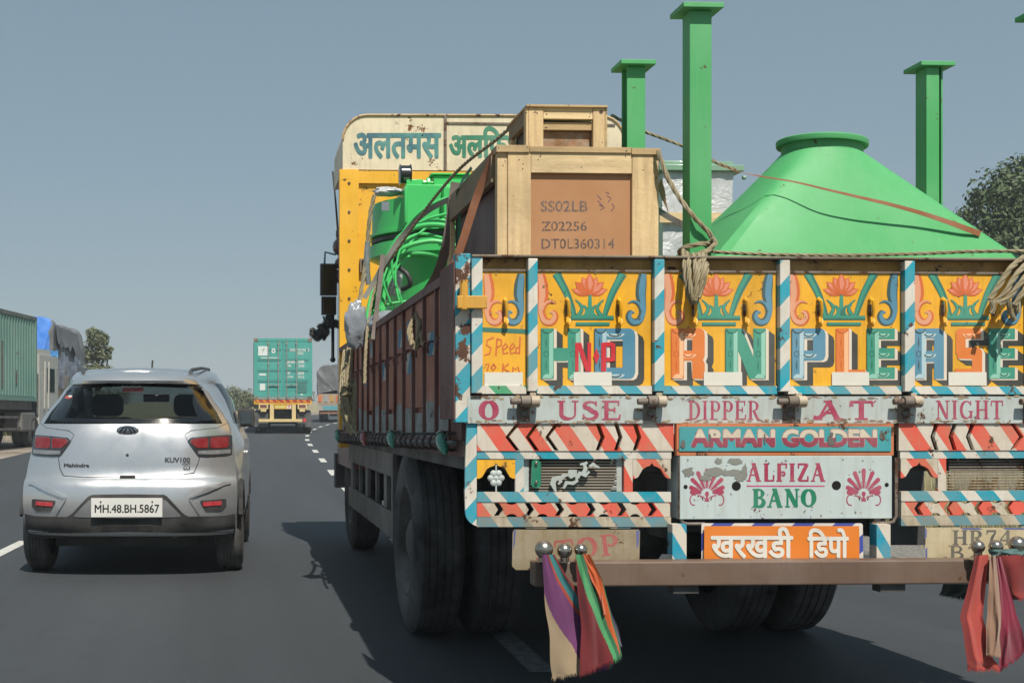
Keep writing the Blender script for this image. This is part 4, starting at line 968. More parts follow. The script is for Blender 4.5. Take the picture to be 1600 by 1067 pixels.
# drum machine with pipe coils
DX, DY, DR = 1.585, 9.75, .56; dc = Vector((DX, DY, BF+.02))
dm = thing('drum_machine', dc, 'bright green drum machine caged in bent pipes, before the yellow headboard', 'machine')
zD = lambda py: on(640, py, 9.25).z
mb = MB(); z0 = BF+.02
mb.lathe([(0,DR*.8),(zD(440)-z0,DR*.82),(zD(400)-z0,DR*.9),(zD(392)-z0,DR+.02),(zD(372)-z0,DR+.02),(zD(371)-z0,DR-.03),(zD(360)-z0,DR-.03),(zD(359)-z0,DR+.03),(zD(355)-z0,DR+.03),(zD(354)-z0,DR),(zD(305)-z0,DR),(zD(304)-z0,DR-.03),(zD(306)-z0,0)], dc, 'z', 56)
mb.build('drum', gp, dm, org=dc, sharp=30)
mb = MB(); mb.lathe([(zD(368)-z0,DR-.028),(zD(368)-z0,DR+.004),(zD(362)-z0,DR+.004),(zD(362)-z0,DR-.028)], dc, 'z', 56); mb.build('groove_band', M('dark_groove','1c2a22',rough=.6,var=.2), dm, org=dc)  # dark ring filling the groove round the drum
mb = MB(); mb.box(DX-.12, DX+.06, DY-DR-.12, DY-DR+.2, zD(350), zD(298), 0); mb.box(1.205, 2.1, DY-.575, DY+.4, zD(354), zD(291), 0); mb.box(1.42, 2.1, DY-.5, DY+.3, zD(290.5), zD(274), 0); mb.box(1.40, 2.12, DY-.52, DY+.32, zD(273.5), zD(270.5), 0); mb.box(1.195, 1.215, DY-.60, DY-.576, zD(352), zD(296), 0)
mb.box(1.22, 1.34, DY-.50, DY-.44, zD(290), zD(280), 0); mb.tube([(1.34,DY-.47,zD(284)),(1.43,DY-.47,zD(284))], .018, 8, 0); mb.tube([(1.37,DY-.47,zD(284)),(1.40,DY-.47,zD(284))], .034, 8, 0)
mb.box(DX+.12, DX+.16, DY-.60, DY-.38, z0, zD(352), 0); mb.box(DX-.28, DX+.40, DY-.52, DY-.30, z0+.05, zD(470), 0); mb.box(DX+.16, DX+.52, DY-.62, DY-.3, z0, zD(420), 0)
mb.build('frame', gp, dm, org=dc, bevel=.008)
mb = MB(); mb.lathe([(-.045,0),(-.045,.06),(-.04,.078),(-.03,.066),(.03,.066),(.04,.078),(.045,.06),(.045,.0)], (on(633,272,9.3).x, 9.3, zD(271)), 'x', 24); mb.build('roller', M('black_roller','121214',rough=.25,coat=.6,var=.05), dm, org=dc)
mb = MB(); q0 = on(598,312,9.25); mb.box(q0.x-.015, q0.x+.04, DY-.565, DY-.55, zD(332), zD(318)); mb.build('name_plate', M('plate_grey','8f959a',rough=.3,metal=.5,var=.1), dm, org=dc)
def pipe(pts, r, y0, y1):
    b = MB(); n = len(pts); P = smoothpath([on(p[0], p[1], y0+(y1-y0)*i/(n-1)) for i, p in enumerate(pts)], 5); b.tube(P, r, 10); return b.build('pipe', gp, dm, org=dc)
pipe([(728,306),(690,312),(655,332),(632,360),(617,395),(606,430),(596,470),(588,528)], 0.0104, 8.7, 8.9)
pipe([(728,330),(690,336),(662,345),(640,362)], 0.0104, 8.9, 9.0)
pipe([(728,362),(690,352),(655,354),(625,370),(606,400),(590,440),(577,480),(572,528)], 0.0186, 8.6, 8.9)
pipe([(728,390),(690,378),(662,378),(630,388),(608,408),(594,440),(583,480),(586,528)], 0.0174, 8.8, 8.9)
pipe([(728,420),(690,402),(660,396),(630,398),(606,412),(592,440),(590,470),(606,512)], 0.0162, 9.0, 8.8)
pipe([(604,418),(594,450),(588,490),(590,530)], 0.0139, 8.75, 8.6); pipe([(612,410),(600,440),(598,475),(610,515)], 0.0151, 8.9, 8.75); pipe([(600,410),(584,450),(574,490),(569,530)], 0.0116, 8.8, 8.65); pipe([(640,356),(622,400),(618,440),(624,470)], 0.0070, 8.7, 8.6)
pipe([(640,470),(612,474),(596,480),(583,486)], 0.0081, 8.75, 8.75); pipe([(594,420),(600,445),(612,478),(619,498)], 0.0081, 8.7, 8.7); pipe([(612,395),(614,430),(626,465),(631,492),(618,499)], 0.0081, 8.65, 8.65); pipe([(606,400),(598,430),(600,445)], 0.0081, 8.7, 8.7)
pipe([(700,340),(672,352),(648,372),(626,400),(604,440),(596,490),(600,520)], .009, 8.95, 8.7); pipe([(690,372),(655,366),(622,384),(600,420),(578,470),(579,528)], .012, 9.0, 8.75); pipe([(640,400),(620,420),(603,452),(600,490),(614,508)], .010, 8.85, 8.7)
pipe([(720,348),(680,345),(650,352),(628,366),(612,392),(598,424),(592,452),(594,500)], .011, 8.85, 8.7)
mb = MB(); mb.tube(smoothpath([on(616,398,8.9),on(622,416,8.85),on(636,428,8.8),on(641,444,8.8),on(628,452,8.85)]), .017, 8); mb.build('hose', black, dm, org=dc)
mb = MB(); mb.tube(smoothpath([on(575,378,9.0),on(573,400,9.0),on(574,425,9.0),on(576,445,9.0)]), .02, 10); mb.build('cable', M('foil_sleeve','9a9da0',rough=.3,metal=.6,var=.3,vs=14), dm, org=dc)
# plastic bundles
def bundle(cx, cy, y, rx, rz, lab, seed, name='plastic_bundle', mt=None, par=None, org=None):
    b = MB(); c = on(cx, cy, y); vs = []; n = 22; h = 14
    rows = []
    for i in range(h+1):
        p = pi*i/h; row = []
        for k in range(n):
            q = 2*pi*k/n; d = Vector((sin(p)*cos(q), sin(p)*sin(q), cos(p))); f = 1+.28*noise.noise(d*2.2+Vector((seed,0,0)))+.12*noise.noise(d*6+Vector((0,seed,0)))
            row.append(c+Vector((d.x*rx*f, d.y*rx*.7*f, d.z*rz*f)))
        rows.append(row)
    b.grid(rows, 0, True, closed=True)
    if par: return b.build(name, mt, par, org=org, sharp=50)
    o = b.build(name, mt, None, org=c-Vector((0,0,rz)), sharp=50); o.location = c-Vector((0,0,rz)); return tag(o, lab, 'bundle')
plast = M('clear_plastic','868d95',rough=.14,var=.15,vs=8,dirt=.3,ds=10,dcol='6a7078',bump=.6,bs=25)
wplast = M('white_plastic','c2c4c6',rough=.3,var=.12,vs=9,bump=.6,bs=25)
bundle(556,508,8.55,.075,.16,'grey plastic wrapped bundle between the rope and the green pipes', 1, mt=plast)
bundle(612,504,8.4,.17,.075,'crumpled clear plastic sheet lying along the top of the side wall', 2, name='plastic_sheet', mt=plast)
bundle(608,436,8.95,.09,.13,'', 3, 'plastic_wrap', wplast, dm, dc); bundle(606,300,9.5,.11,.035,'', 4, 'plastic_wrap', wplast, dm, dc)

# ================================================================== ropes, straps and scarves on the truck
ropem = M('jute_rope', '8f8260', rough=.85, var=.2, vs=20, dirt=.4, ds=15, dcol='5a5038', bump=.3, bs=200)
strapm = M('orange_strap', '9c6038', rough=.7, var=.15, vs=8, dirt=.3, dcol='6a4a30'); strapd = M('dark_strap', '4a3a30', rough=.7, var=.2)
def free(mb, name, mats, org, label, cat, group=None, **kw):
    o = mb.build(name, mats, None, org=org, **kw); o.location = org; return tag(o, label, cat, group)
RB = 'ropes tying down the load of the painted truck'
def rope(paths, r, label, step=None):
    mb = MB()
    for P in paths: mb.rope(P, r, 0, step)
    return free(mb, 'rope', ropem, Vector(paths[0][0]), label, 'rope', RB)
o = on
rope([[o(1028,236,5.33),o(1042,275,5.3),o(1062,310,5.25),o(1085,340,5.2),o(1106,362,5.2),o(1114,376,5.2),o(1108,388,5.2)],
      [o(1112,380,5.19),o(1090,382,5.17),o(1066,388,5.19),o(1062,398,5.22),o(1075,402,5.19),o(1105,392,5.17)],
      [o(1112,372,5.17),o(1118,380,5.17),o(1108,390,5.15),o(1102,398,5.12),o(1104,420,4.93),o(1095,455,4.925),o(1084,474,4.93)],
      [o(1068,392,5.17),o(1069,402,5.0),o(1071,430,4.94),o(1076,462,4.93),o(1083,475,4.925)],
      [o(1074,396,5.16),o(1076,406,4.97),o(1077,435,4.92),o(1081,462,4.91),o(1086,472,4.91)],
      [o(1084,398,5.15),o(1086,407,4.97),o(1086,440,4.93),o(1084,466,4.92)],
      [o(1093,398,5.14),o(1094,407,4.97),o(1089,440,4.915),o(1086,470,4.905)],
      [o(1099,396,5.13),o(1100,407,4.96),o(1097,440,4.915),o(1092,466,4.91)]], .0105, 'thick jute rope knotted round the near green leg and hanging in loops over the tailgate')
rope([[o(1106,393,5.2),o(1180,397,5.22),o(1300,399,5.22),o(1420,397,5.22),o(1530,393,5.22),o(1620,393,5.22)]], .008, 'long jute rope stretched level along the base of the green cone')
rope([[o(1618,398,5.15),o(1600,402,5.0),o(1578,420,4.93),o(1560,448,4.92),o(1546,468,4.92)],[o(1622,408,5.1),o(1605,412,4.96),o(1586,432,4.91),o(1570,458,4.9),o(1552,474,4.91)],[o(1625,415,5.1),o(1612,420,4.95),o(1596,440,4.9),o(1575,466,4.89),o(1560,476,4.9)],
      [o(1630,425,5.05),o(1616,432,4.95),o(1600,455,4.9),o(1584,478,4.89)],[o(1600,455,4.9),o(1590,470,4.9),o(1592,490,4.9)],[o(1575,470,4.89),o(1580,490,4.9),o(1586,500,4.9)],[o(1548,470,4.9),o(1552,480,4.9),o(1549,490,4.9)]], .0105, 'frayed jute rope bunched over the right end of the tailgate')
rope([[o(955,180,6.3),o(1000,203,6.25),o(1066,228,6.1),o(1115,252,6.0),o(1150,266,5.9)]], .008, 'thin jute rope slanting from the small crate towards the foil wrapped machine')
rope([[o(585,305,9.0),o(578,340,9.0),o(570,420,9.0),o(557,495,8.9),o(545,545,8.8),o(541,570,8.6)]], .016, 'pale jute rope running down in front of the yellow headboard')
rope([[o(822,175,6.2),o(780,215,6.6),o(720,262,7.2),o(672,318,8.0),o(628,380,8.4),o(590,440,8.5),o(576,500,8.4),o(571,560,8.2),o(570,600,8.1)]], .010, 'long jute rope slanting from the small crate across the green pipes')
rope([[o(706,330,7.0),o(694,400,6.9),o(672,460,6.75),o(652,490,6.5),o(640,515,6.35),o(645,540,6.2)],[o(652,488,6.5),o(655,510,6.3),o(660,530,6.2),o(664,540,6.15)],[o(648,495,6.5),o(642,520,6.35),o(650,545,6.2),o(656,500,6.3)]], .013, 'jute rope looped over the side wall below the large crate')
_k3 = []
for i in range(9):
    a = i/8
    _k3.append([o(538+14*a,548-4*a,10.6), o(533+26*a,600,10.3-.5*a), o(534+30*a,640,10.1-.4*a), o(545+24*a,672,9.9-.2*a), o(560+16*a,684,9.7)])
_k3 += [[o(545,545,10.0),o(543,580,9.95),o(542,612,9.9),o(548,640,9.85)],[o(550,545,10.0),o(548,580,9.95),o(546,612,9.9)],[o(536,618,9.9),o(546,614,9.86),o(556,618,9.85)],[o(536,604,9.9),o(546,601,9.86),o(554,604,9.85)],[o(534,628,9.7),o(541,650,9.6),o(551,668,9.5),o(562,684,9.3)]]
rope(_k3, .015, 'big hank of coiled jute rope hung on the far end of the side wall')
def strap(pts, w_, mat_, label, name='strap', along=None, th=.002):
    mb = MB(); P = smoothpath(pts, 6); L = []; R = []
    WW = w_ if isinstance(w_, list) else [w_]*len(pts)
    for i in range(len(P)):
        wv_ = WW[min(i//6, len(WW)-1)]; wv_ += (WW[min(i//6+1, len(WW)-1)]-wv_)*((i % 6)/6)
        t = (P[min(i+1,len(P)-1)]-P[max(i-1,0)]).normalized(); n_ = t.cross(Vector((0,-1,0)) if along is None else along).normalized()*wv_/2
        L.append(P[i]+n_); R.append(P[i]-n_)
    d = Vector((0,th,0)); mb.grid([L, R]); mb.grid([[p+d for p in R],[p+d for p in L]])
    return free(mb, name, mat_, P[0], label, 'strap', 'straps tying down the load of the painted truck')
strap([o(1120,258,5.9),o(1150,267,5.7),o(1185,275,5.5)]+[on_cone(px_, 284+(px_-1240)*.235+(max(0,px_-1400))**1.5*.0085, l_) for px_, l_ in ((1240,.09),(1290,.11),(1340,.11),(1390,.10),(1440,.08),(1480,.06),(1505,.045),(1520,.03),(1532,.02))], [.004,.005,.006,.007,.009,.012,.015,.018,.021,.024,.025,.025], strapm, 'long orange webbing strap pulled across the front of the green cone')
strap([o(775,238,5.42),o(748,300,5.5),o(722,380,5.55),o(700,440,5.6)], .035, strapm, 'orange webbing strap slanting down the left side of the large crate')
strap([o(712,285,6.5),o(706,330,6.5),o(698,380,6.5),o(685,425,6.6),o(668,455,6.7)], .05, strapd, 'dark webbing strap at the far left corner of the large crate')
strap([o(1030,285,5.45),o(1040,315,5.7),o(1045,335,6.2)], .04, strapm, 'short orange strap tail at the right side of the large crate')
strap([o(1030,330,5.6),o(1050,342,6.0),o(1070,352,6.4)], .035, strapd, 'short dark strap crossing the foil wrapped machine')
strap([o(722,302,8.0),o(668,330,8.25),o(632,365,8.4),o(604,405,8.45),o(585,440,8.5),o(569,466,8.5)], .034, M('grey_webbing','7c7d70',rough=.7,var=.2), 'wide grey webbing strap wrapped over the green pipes')
strap([o(598,398,8.45),o(594,440,8.4),o(588,490,8.3),o(583,530,8.2)], .03, strapd, 'narrow dark strap hanging over the bent green pipes')
strap([o(737,262,5.6),o(716,295,6.2),o(718,330,6.25),o(716,400,6.3)], .015, M('green_tape','1f8a66',rough=.5,var=.1), 'thin green packing tape down the dark side of the large crate', name='packing_tape')

# scarves knotted round the chrome balls
def cloth(name, c, rgh=.85): 
    if name in _mc: return _mc[name]
    nb = NB(name); wv_ = nb.noise(5, 4); ln = nb.stripes((.85,0,.52), .0052, .5)
    col = nb.mix(nb.ramp(wv_, .3, .7), C(c), nb.mix(.25, C(c), (0,0,0,1))); col = nb.mix(nb.math('MULTIPLY', ln, .08), col, (0,0,0,1))
    nb.set(nb.b.inputs['Base Color'], col); nb.b.inputs['Roughness'].default_value = rgh; nb.b.inputs['Sheen Weight'].default_value = .3
    nb.bump(nb.noise(160, 3), .3, .004); _mc[name] = nb.mat; return nb.mat
def scarf(left, right, bands, y, label, folds=4, amp=.02, seed=0, fringe=0, name='scarf', nu=110, nv=54, yb=0.0):
    """left / right outlines in picture measure (top to bottom); bands: (end fraction, material) across the cloth"""
    mb = MB(); rnd_ = random.Random(seed); mats = [m for _, m in bands]
    def at(P, v):
        x = v*(len(P)-1); i = min(int(x), len(P)-2); f = x-i; return (P[i][0]+(P[i+1][0]-P[i][0])*f, P[i][1]+(P[i+1][1]-P[i][1])*f)
    rows = []
    for j in range(nv+1):
        v = j/nv; a, b = at(left, v), at(right, v); row = []
        for i in range(nu+1):
            u = i/nu; q = folds*2*pi*u*(.8+.4*v) + seed + 2.2*noise.noise((u*2.2, v*1.6, seed*3.1))
            dy = amp*(.25+.9*v)*(sin(q)+.15*sin(2.3*q+seed)) + .016*noise.noise((u*2.6, v*2.4, seed)); x = a[0]+(b[0]-a[0])*u + 3.5*noise.noise((u*2.5+seed, v*4, 3))*min(1, v*2); z = a[1]+(b[1]-a[1])*u
            if j == nv: z += 5*noise.noise((u*14, seed, 0))
            row.append(on(x, z, y + yb*u + dy))
        rows.append(row)
    Wd = nu+1; vs = [p for r in rows for p in r]; o_ = len(mb.v); mb.v += vs
    for j in range(nv):
        for i in range(nu):
            u = (i+.5)/nu; vv = (j+.5)/nv; m = next((k for k, (e, _) in enumerate(bands) if u <= (e if not isinstance(e, tuple) else e[0]+(e[1]-e[0])*vv)), len(bands)-1)
            mb.f.append([o_+j*Wd+i, o_+j*Wd+i+1, o_+(j+1)*Wd+i+1, o_+(j+1)*Wd+i]); mb.m.append(m); mb.sm.append(True)
    if fringe:
        for i in range(nu*3):
            u = i/(nu*3); k = int(u*nu); p = rows[-1][k].lerp(rows[-1][min(k+1,nu)], u*nu-k); q = p+Vector((rnd_.uniform(-.006,.006), rnd_.uniform(-.004,.004), -fringe*rnd_.uniform(.4,1.1)))
            m = next((kk for kk, (e, _) in enumerate(bands) if u <= (e if not isinstance(e, tuple) else e[1])), len(bands)-1)
            mb.add([p-Vector((.0012,0,0)), p+Vector((.0012,0,0)), q], [(0,1,2)], m)
    ob = free(mb, name, mats, rows[0][0], label, 'scarf', 'cloths tied to the rear bumper', sharp=75); return ob
K = cloth
scarf([(847,866),(851,930),(858,1000),(863,1056)], [(866,866),(886,900),(925,955),(958,1000),(956,1038)],
      [((-.25,.56),K('beige_cloth','a08c70')),((.42,.92),K('plum_cloth','6a3264')),((.54,.95),K('rust_cloth','a84028')),((.88,1),K('sea_cloth','2a7478')),(1,K('brick_cloth','922c24'))], 4.77,
      'striped scarf of beige, plum and teal hanging from the left end of the bumper', 1.5, .007, 1, .02)
scarf([(899,866),(902,920),(908,985),(906,1050)], [(922,866),(941,905),(956,965),(971,1022)],
      [((.02,.82),K('maroon_cloth','70181f')),((.30,.90),K('leaf_cloth','4a9a62')),((.52,.97),K('dark_leaf','2a6a44')),((.98,.97),K('tangerine_cloth','c65a22')),(1,K('dark_leaf','2a6a44'))], 4.73,
      'maroon scarf with a green edge hanging beside the striped scarf on the bumper', 1.4, .006, 2.6, .022)
scarf([(910,866),(922,900),(936,930),(945,962)], [(914,864),(932,890),(941,926),(944,960)], [(1,K('tangerine_cloth','d8692c'))], 4.735, 'short orange cloth behind the maroon scarf on the bumper', 1, .008, 4, 0, 'cloth_strip', 16, 14)
scarf([(912,880),(930,920),(946,960),(958,1000)], [(930,884),(946,925),(960,970),(974,1012)], [(1,K('navy_cloth','2b2c48'))], 4.86, 'navy blue cloth hanging behind the maroon scarf', 1, .01, 5, 0, 'cloth_strip', 16, 14)
scarf([(1524,868),(1512,920),(1500,965),(1512,1030),(1511,1042)], [(1545,866),(1540,915),(1536,965),(1552,1030),(1560,1040)],
      [(.30,K('scarlet_cloth','82221f')),(1,K('salmon_cloth','b8483e'))], 4.75, 'salmon pink and red scarf hanging near the right end of the bumper', 1.0, .008, 3.3, .02)
scarf([(1546,868),(1545,920),(1541,970),(1541,1020)], [(1556,868),(1563,930),(1565,980),(1562,1024)], [(1,K('fawn_cloth','9a7760'))], 4.725, 'fawn brown scarf strip between the salmon and crimson scarves', 1.0, .006, 6, .01, nu=50)
scarf([(1556,872),(1560,930),(1562,990),(1561,1045)], [(1564,870),(1580,930),(1594,980),(1603,1012)], [(1,K('crimson_cloth','801434'))], 4.74, 'crimson scarf fanning out at the right end of the bumper', 1.2, .008, 7, .018)
scarf([(1556,868),(1568,895),(1576,925),(1580,936)], [(1640,864),(1650,890),(1655,915),(1650,938)], [(1,K('dark_red_cloth','7c1e1b'))], 4.76, 'dark red cloth draped over the bumper at the right picture edge', 1.6, .010, 8, .006, 'cloth_strip', 40, 16)
scarf([(1543,858),(1545,863),(1549,868)], [(1620,856),(1622,862),(1624,868)], [(1,K('slate_cloth','4a6a68'))], 4.765, 'slate green cloth wound round the right chrome balls', 3, .01, 9, 0, 'cloth_strip', 30, 8)
scarf([(1474,912),(1470,924),(1468,928)], [(1518,912),(1518,925),(1512,936)], [(1,K('bottle_cloth','35504a'))], 4.95, 'ragged bottle green cloth behind the bumper', 2, .01, 10, .012, 'cloth_strip', 20, 8)

# ================================================================== ground, road, verges
def strip(name, mats, offs, ys, dz, mat_id=None):
    mb = MB(); rows = [[Vector((lane(y)+a, y, gz(y)+dz+(c if len(t) > 1 else 0))) for t in offs for a, c in [(t[0], t[1] if len(t) > 1 else 0)]] for y in ys]
    mb.grid(rows, 0, True); ob = mb.build(name, mats); return ob
ysr = [-30, -10, 0] + [2*i for i in range(1, 80)] + [160+10*i for i in range(25)]
nb = NB('asphalt'); n1 = nb.noise(220, 3, .7); n2 = nb.noise(.9, 6, .65, sc=(1, .05, 1)); n3 = nb.noise(6, 6); 
c = nb.mix(nb.ramp(n1, .34, .68), C('1c2024'), C('484c50')); c = nb.mix(nb.math('MULTIPLY', nb.ramp(n2, .38, .62), .6), c, C('41454a')); c = nb.mix(nb.math('MULTIPLY', nb.ramp(n3, .5, .75), .3), c, C('26282b'))
spk = nb.noise(140, 1, .5); c = nb.mix(nb.ramp(spk, .74, .78), c, C('a8a59c'))
nb.set(nb.b.inputs['Base Color'], c); nb.b.inputs['Roughness'].default_value = .72; nb.b.inputs['Specular IOR Level'].default_value = .4; nb.bump(nb.noise(260, 4), .5, .006)
asph = nb.mat
tag(strip('road', asph, [(-8.0,),(-6,),(-3.7,),(-1.8,),(0,),(1.8,),(3.75,),(4.05,)], ysr, 0.0), kind='structure')
dirtm = finish(NB('roadside_dirt'), '7d7060', rough=.95, var=.3, vs=.6, dirt=.5, ds=2.5, dcol='5c5244', bump=.6, bs=14)
tag(strip('shoulder', dirtm, [(-16,-.05),(-11,-.02),(-8.0,.012),(-7.8,-.03)], ysr, -.012), kind='structure')
tag(strip('gravel_edge', finish(NB('road_gravel'), '6e6a62', rough=.95, var=.4, vs=25, dirt=.6, ds=40, dcol='3a3834', bump=1.0, bs=60), [(4.0,-.02),(4.06,.03),(4.5,.05),(5.2,.0),(6.0,-.06)], ysr, 0), kind='structure')
gm = NB('dry_grassland'); n1 = gm.noise(.08, 6); n2 = gm.noise(1.2, 6, .7)
gcol = gm.mix(gm.ramp(n1, .35, .65), C('8a7c58'), C('6f6e48')); gcol = gm.mix(gm.ramp(n2, .4, .75), gcol, C('a3936a')); finish(gm, gcol, rough=.95, var=.15, vs=.4, bump=.8, bs=5)
mb = MB(); ysg = [-60, -20, 0, 10, 16, 20, 26, 40, 60, 90, 130, 180, 260, 400, 800, 1200, 1600]
mb.grid([[Vector((x, y, gz(max(y,0))-.10-(.0 if abs(x-lane(min(max(y,0),300))) > 8 else .12))) for x in (-1500,-800,-300,-120,-60,-30,-14,-6,0,6,10,16,30,60,120,300,800,1500)] for y in ysg]); tag(mb.build('ground', gm.mat), kind='structure')
lp = finish(NB('road_line_paint'), 'c9c8c2', rough=.6, var=.15, vs=8, dirt=.5, ds=12, dcol='6a6a66')
lw = finish(NB('worn_line_paint'), '6a6b6a', rough=.8, var=.3, vs=20, dirt=.9, ds=22, dcol='3a3b3d')
mb = MB()
def dash(y0, L, dx, wd, m=0):
    for k in range(4):
        ya, yb_ = y0+L*k/4, y0+L*(k+1)/4
        mb.flat([Vector((lane(ya)+dx-wd/2, ya, gz(ya)+.004)), Vector((lane(ya)+dx+wd/2, ya, gz(ya)+.004)), Vector((lane(yb_)+dx+wd/2, yb_, gz(yb_)+.004)), Vector((lane(yb_)+dx-wd/2, yb_, gz(yb_)+.004))], m)
dash(6.0, 1.5, .04, .13, 1)
y = 10.6
for yy in (10.9, 15.8, 20.6, 25.2, 30.3, 35.5, 40.4, 45.1, 50, 55, 60, 65, 70, 75, 80, 86, 92, 98): dash(yy, 1.9 if yy < 60 else 2.4, 0, .15)
for yy in (-4, 3.6, 11.0, 18.4, 25.8, 33.2, 40.6, 48, 56, 64): dash(yy, 1.75, -3.68, .12)
tag(mb.build('lane_markings', [lp, lw]), kind='structure')
# far hills
mb = MB(); rows = []
for i in range(60):
    x = -900+i*40; h = 13+9*noise.noise((i*.11,0,0))+7*noise.noise((i*.31,4,0)); rows.append([Vector((x,1100,4)), Vector((x,1120,h*.9)), Vector((x,1220,h*1.5+6)), Vector((x,1500,4))])
tag(mb.grid(rows).build('hills', finish(NB('hill_scrub'), '5c6350', rough=1, var=.2, vs=.02)), kind='structure')

# ------------------------------------------------------------------ plants
def leafm(name, c1, c2):
    nb = NB(name); g = nb.n('ShaderNodeNewGeometry'); rp = nb.n('ShaderNodeObjectInfo')
    c = nb.mix(g.outputs['Random Per Island'], C(c1), C(c2)); c = nb.mix(nb.ramp(nb.noise(.5, 4), .35, .7), c, nb.mix(.45, c, C('20281a')))
    nb.set(nb.b.inputs['Base Color'], c); nb.b.inputs['Roughness'].default_value = .6
    return nb.mat
leaf1 = leafm('leaf_green', '3c4f2e', '5d6f44'); leaf2 = leafm('leaf_olive', '4f5a3c', '7a7f5c'); bark = M('bark', '5a4a3c', rough=.9, var=.3)
def crown(blobs, nleaf, size, seed, squash=.8):
    rnd_ = random.Random(seed); mb = MB(); tot = sum(b[3]**2 for b in blobs)
    for bx, by, bz, br in blobs:
        for _ in range(int(nleaf*br*br/tot)):
            d = Vector((rnd_.gauss(0,1), rnd_.gauss(0,1), rnd_.gauss(0,1))).normalized(); rr_ = br*(rnd_.random()**.55)*(1+.35*noise.noise(d*2.3+Vector((seed,bx,bz))))
            p = Vector((bx,by,bz)) + Vector((d.x*rr_, d.y*rr_, d.z*rr_*squash))
            n_ = (d+Vector((rnd_.gauss(0,.6), rnd_.gauss(0,.6), rnd_.gauss(0,.6)+.4))).normalized(); a = n_.orthogonal().normalized()
            a = (a*cos(q:=rnd_.uniform(0,6.28)) + n_.cross(a)*sin(q)); b = n_.cross(a); s = size*rnd_.uniform(.6,1.35)
            mb.add([p-a*s, p-b*s*.42+n_*s*.1, p+a*s, p+b*s*.42+n_*s*.1], [(0,1,2,3)])
    return mb
def tree(x, y, h, blobs, nleaf, size, seed, label, lm, grp, name='tree', cat='tree', tr=.16):
    z = gz(y)-.1; t = thing(name, (x,y,z), label, cat, grp); O = Vector((x,y,z)); rnd_ = random.Random(seed)
    cb = crown([(x+a, y+b, z+c, r) for a, b, c, r in blobs], nleaf, size, seed); cb.build('crown', lm, t, org=O)
    mb = MB(); fork = Vector((x,y,z+h*.38)); mb.tube([O, O+Vector((.05,0,h*.2)), fork], [tr, tr*.8, tr*.65], 8)
    for a, b, c, r in blobs:
        e = Vector((x+a,y+b,z+c)); mb.tube([fork-Vector((0,0,.1)), fork.lerp(e,.5)+Vector((rnd_.uniform(-.2,.2),0,.15)), e+Vector((0,0,r*.3))], [tr*.5, tr*.32, tr*.08], 6)
    mb.build('trunk', bark, t, org=O); return t
def px_x(px, y): return on(px, 655, y).x
rb = random.Random(11)
xr = px_x(1588, 44)
tree(xr, 44, 9.6, [(a*1.1, b, c_*1.19, r*1.12) for a, b, c_, r in ((0,0,6.3,1.7),(-1.6,.3,5.0,1.5),(-.6,-.4,7.4,1.1),(1.4,.2,6.2,1.8),(-2.1,0,3.9,1.2),(-.4,-.6,4.6,1.7),(.9,.3,7.8,1.3),(2.6,0,5,1.7),(-.9,-.2,6.1,1.2),(-1.2,-.4,3.2,1.4),(.6,-.5,3.2,1.6),(-2.0,.2,5.8,.7))] + [(-2.9,0,6.4,.5),(-2.4,.1,7.6,.45),(-1.4,0,8.7,.5),(-.5,0,9.4,.45),(-3.0,0,4.9,.55),(-2.0,-.2,8.1,.4),(.3,0,9.9,.4),(-3.2,.1,5.6,.3)], 24000, .12, 3, 'leafy dark green tree rising behind the right corner of the painted truck', leaf1, 'roadside trees')
xl = px_x(152, 66)
tree(xl, 66, 5.4, [(0,0,4.5,.62),(-.5,.1,3.8,.6),(.25,0,3.8,.5),(.0,0,2.9,.7),(.65,0,2.9,.4),(-.2,0,4.9,.4),(.3,-.1,4.6,.35),(-.6,0,2.8,.6),(.6,.1,4.1,.2),(.8,0,2.5,.4)], 6500, .10, 5, 'small olive green tree behind the blue tarpaulin truck', leaf2, 'roadside trees')
for i, (px, y, hh, ww, lb) in enumerate(((366,118,2.6,1.7,'rounded dusty bush on the verge left of the turquoise container truck'),(338,125,1.9,1.5,'low dusty bush seen above the silver car roof beside the mirror'),(391,110,2.2,1.0,'narrow dusty bush at the left edge of the turquoise container'))):
    bx = px_x(px, y); z = gz(y); t = thing('bush', (bx,y,z-.1), lb, 'bush', 'bushes on the far verge'); O = Vector((bx,y,z-.1))
    cb = crown([(bx+ww*rb.uniform(-.6,.6), y+rb.uniform(-.5,.5), z+hh*rb.uniform(.35,.75), ww*rb.uniform(.45,.7)) for _ in range(7)], 4200, .11, 20+i); cb.build('foliage', leaf2, t, org=O)
    mb = MB(); [mb.tube([O, O+Vector((rb.uniform(-.4,.4),0,hh*.6))], [.05,.02], 5) for _ in range(4)]; mb.build('stem', bark, t, org=O)
# far scrub and dry grass: uncountable
mb = MB(); rg = random.Random(2)
for k in range(46):
    y = rg.uniform(150, 380); x = lane(min(y,140)) + (-1 if k % 4 else 1)*rg.uniform(14, 150)*(1 if k % 4 else 1)
    m2 = crown([(x+rg.uniform(-2,2), y, gz(y)+rg.uniform(.5,2.2), rg.uniform(1.2,2.4)) for _ in range(4)], 420, .3, k); mb.add(m2.v, m2.f)
tag(mb.build('far_scrub', leaf2), 'hazy line of low dusty scrub along the far horizon', 'scrub', kind='stuff')
gr = MB(); rg = random.Random(4)
def tuft(x, y, z, h, n):
    for _ in range(n):
        px_, py_ = x+rg.gauss(0,.10), y+rg.gauss(0,.10); a = rg.uniform(0,6.28); ln = rg.gauss(0,.22); hh = h*rg.uniform(.5,1.15); w_ = .006+.004*rg.random()
        dx, dy = cos(a)*w_, sin(a)*w_; gr.add([(px_-dx,py_-dy,z),(px_+dx,py_+dy,z),(px_+ln*hh,py_+ln*hh*.5,z+hh)], [(0,1,2)], rg.choice((0,0,1)))
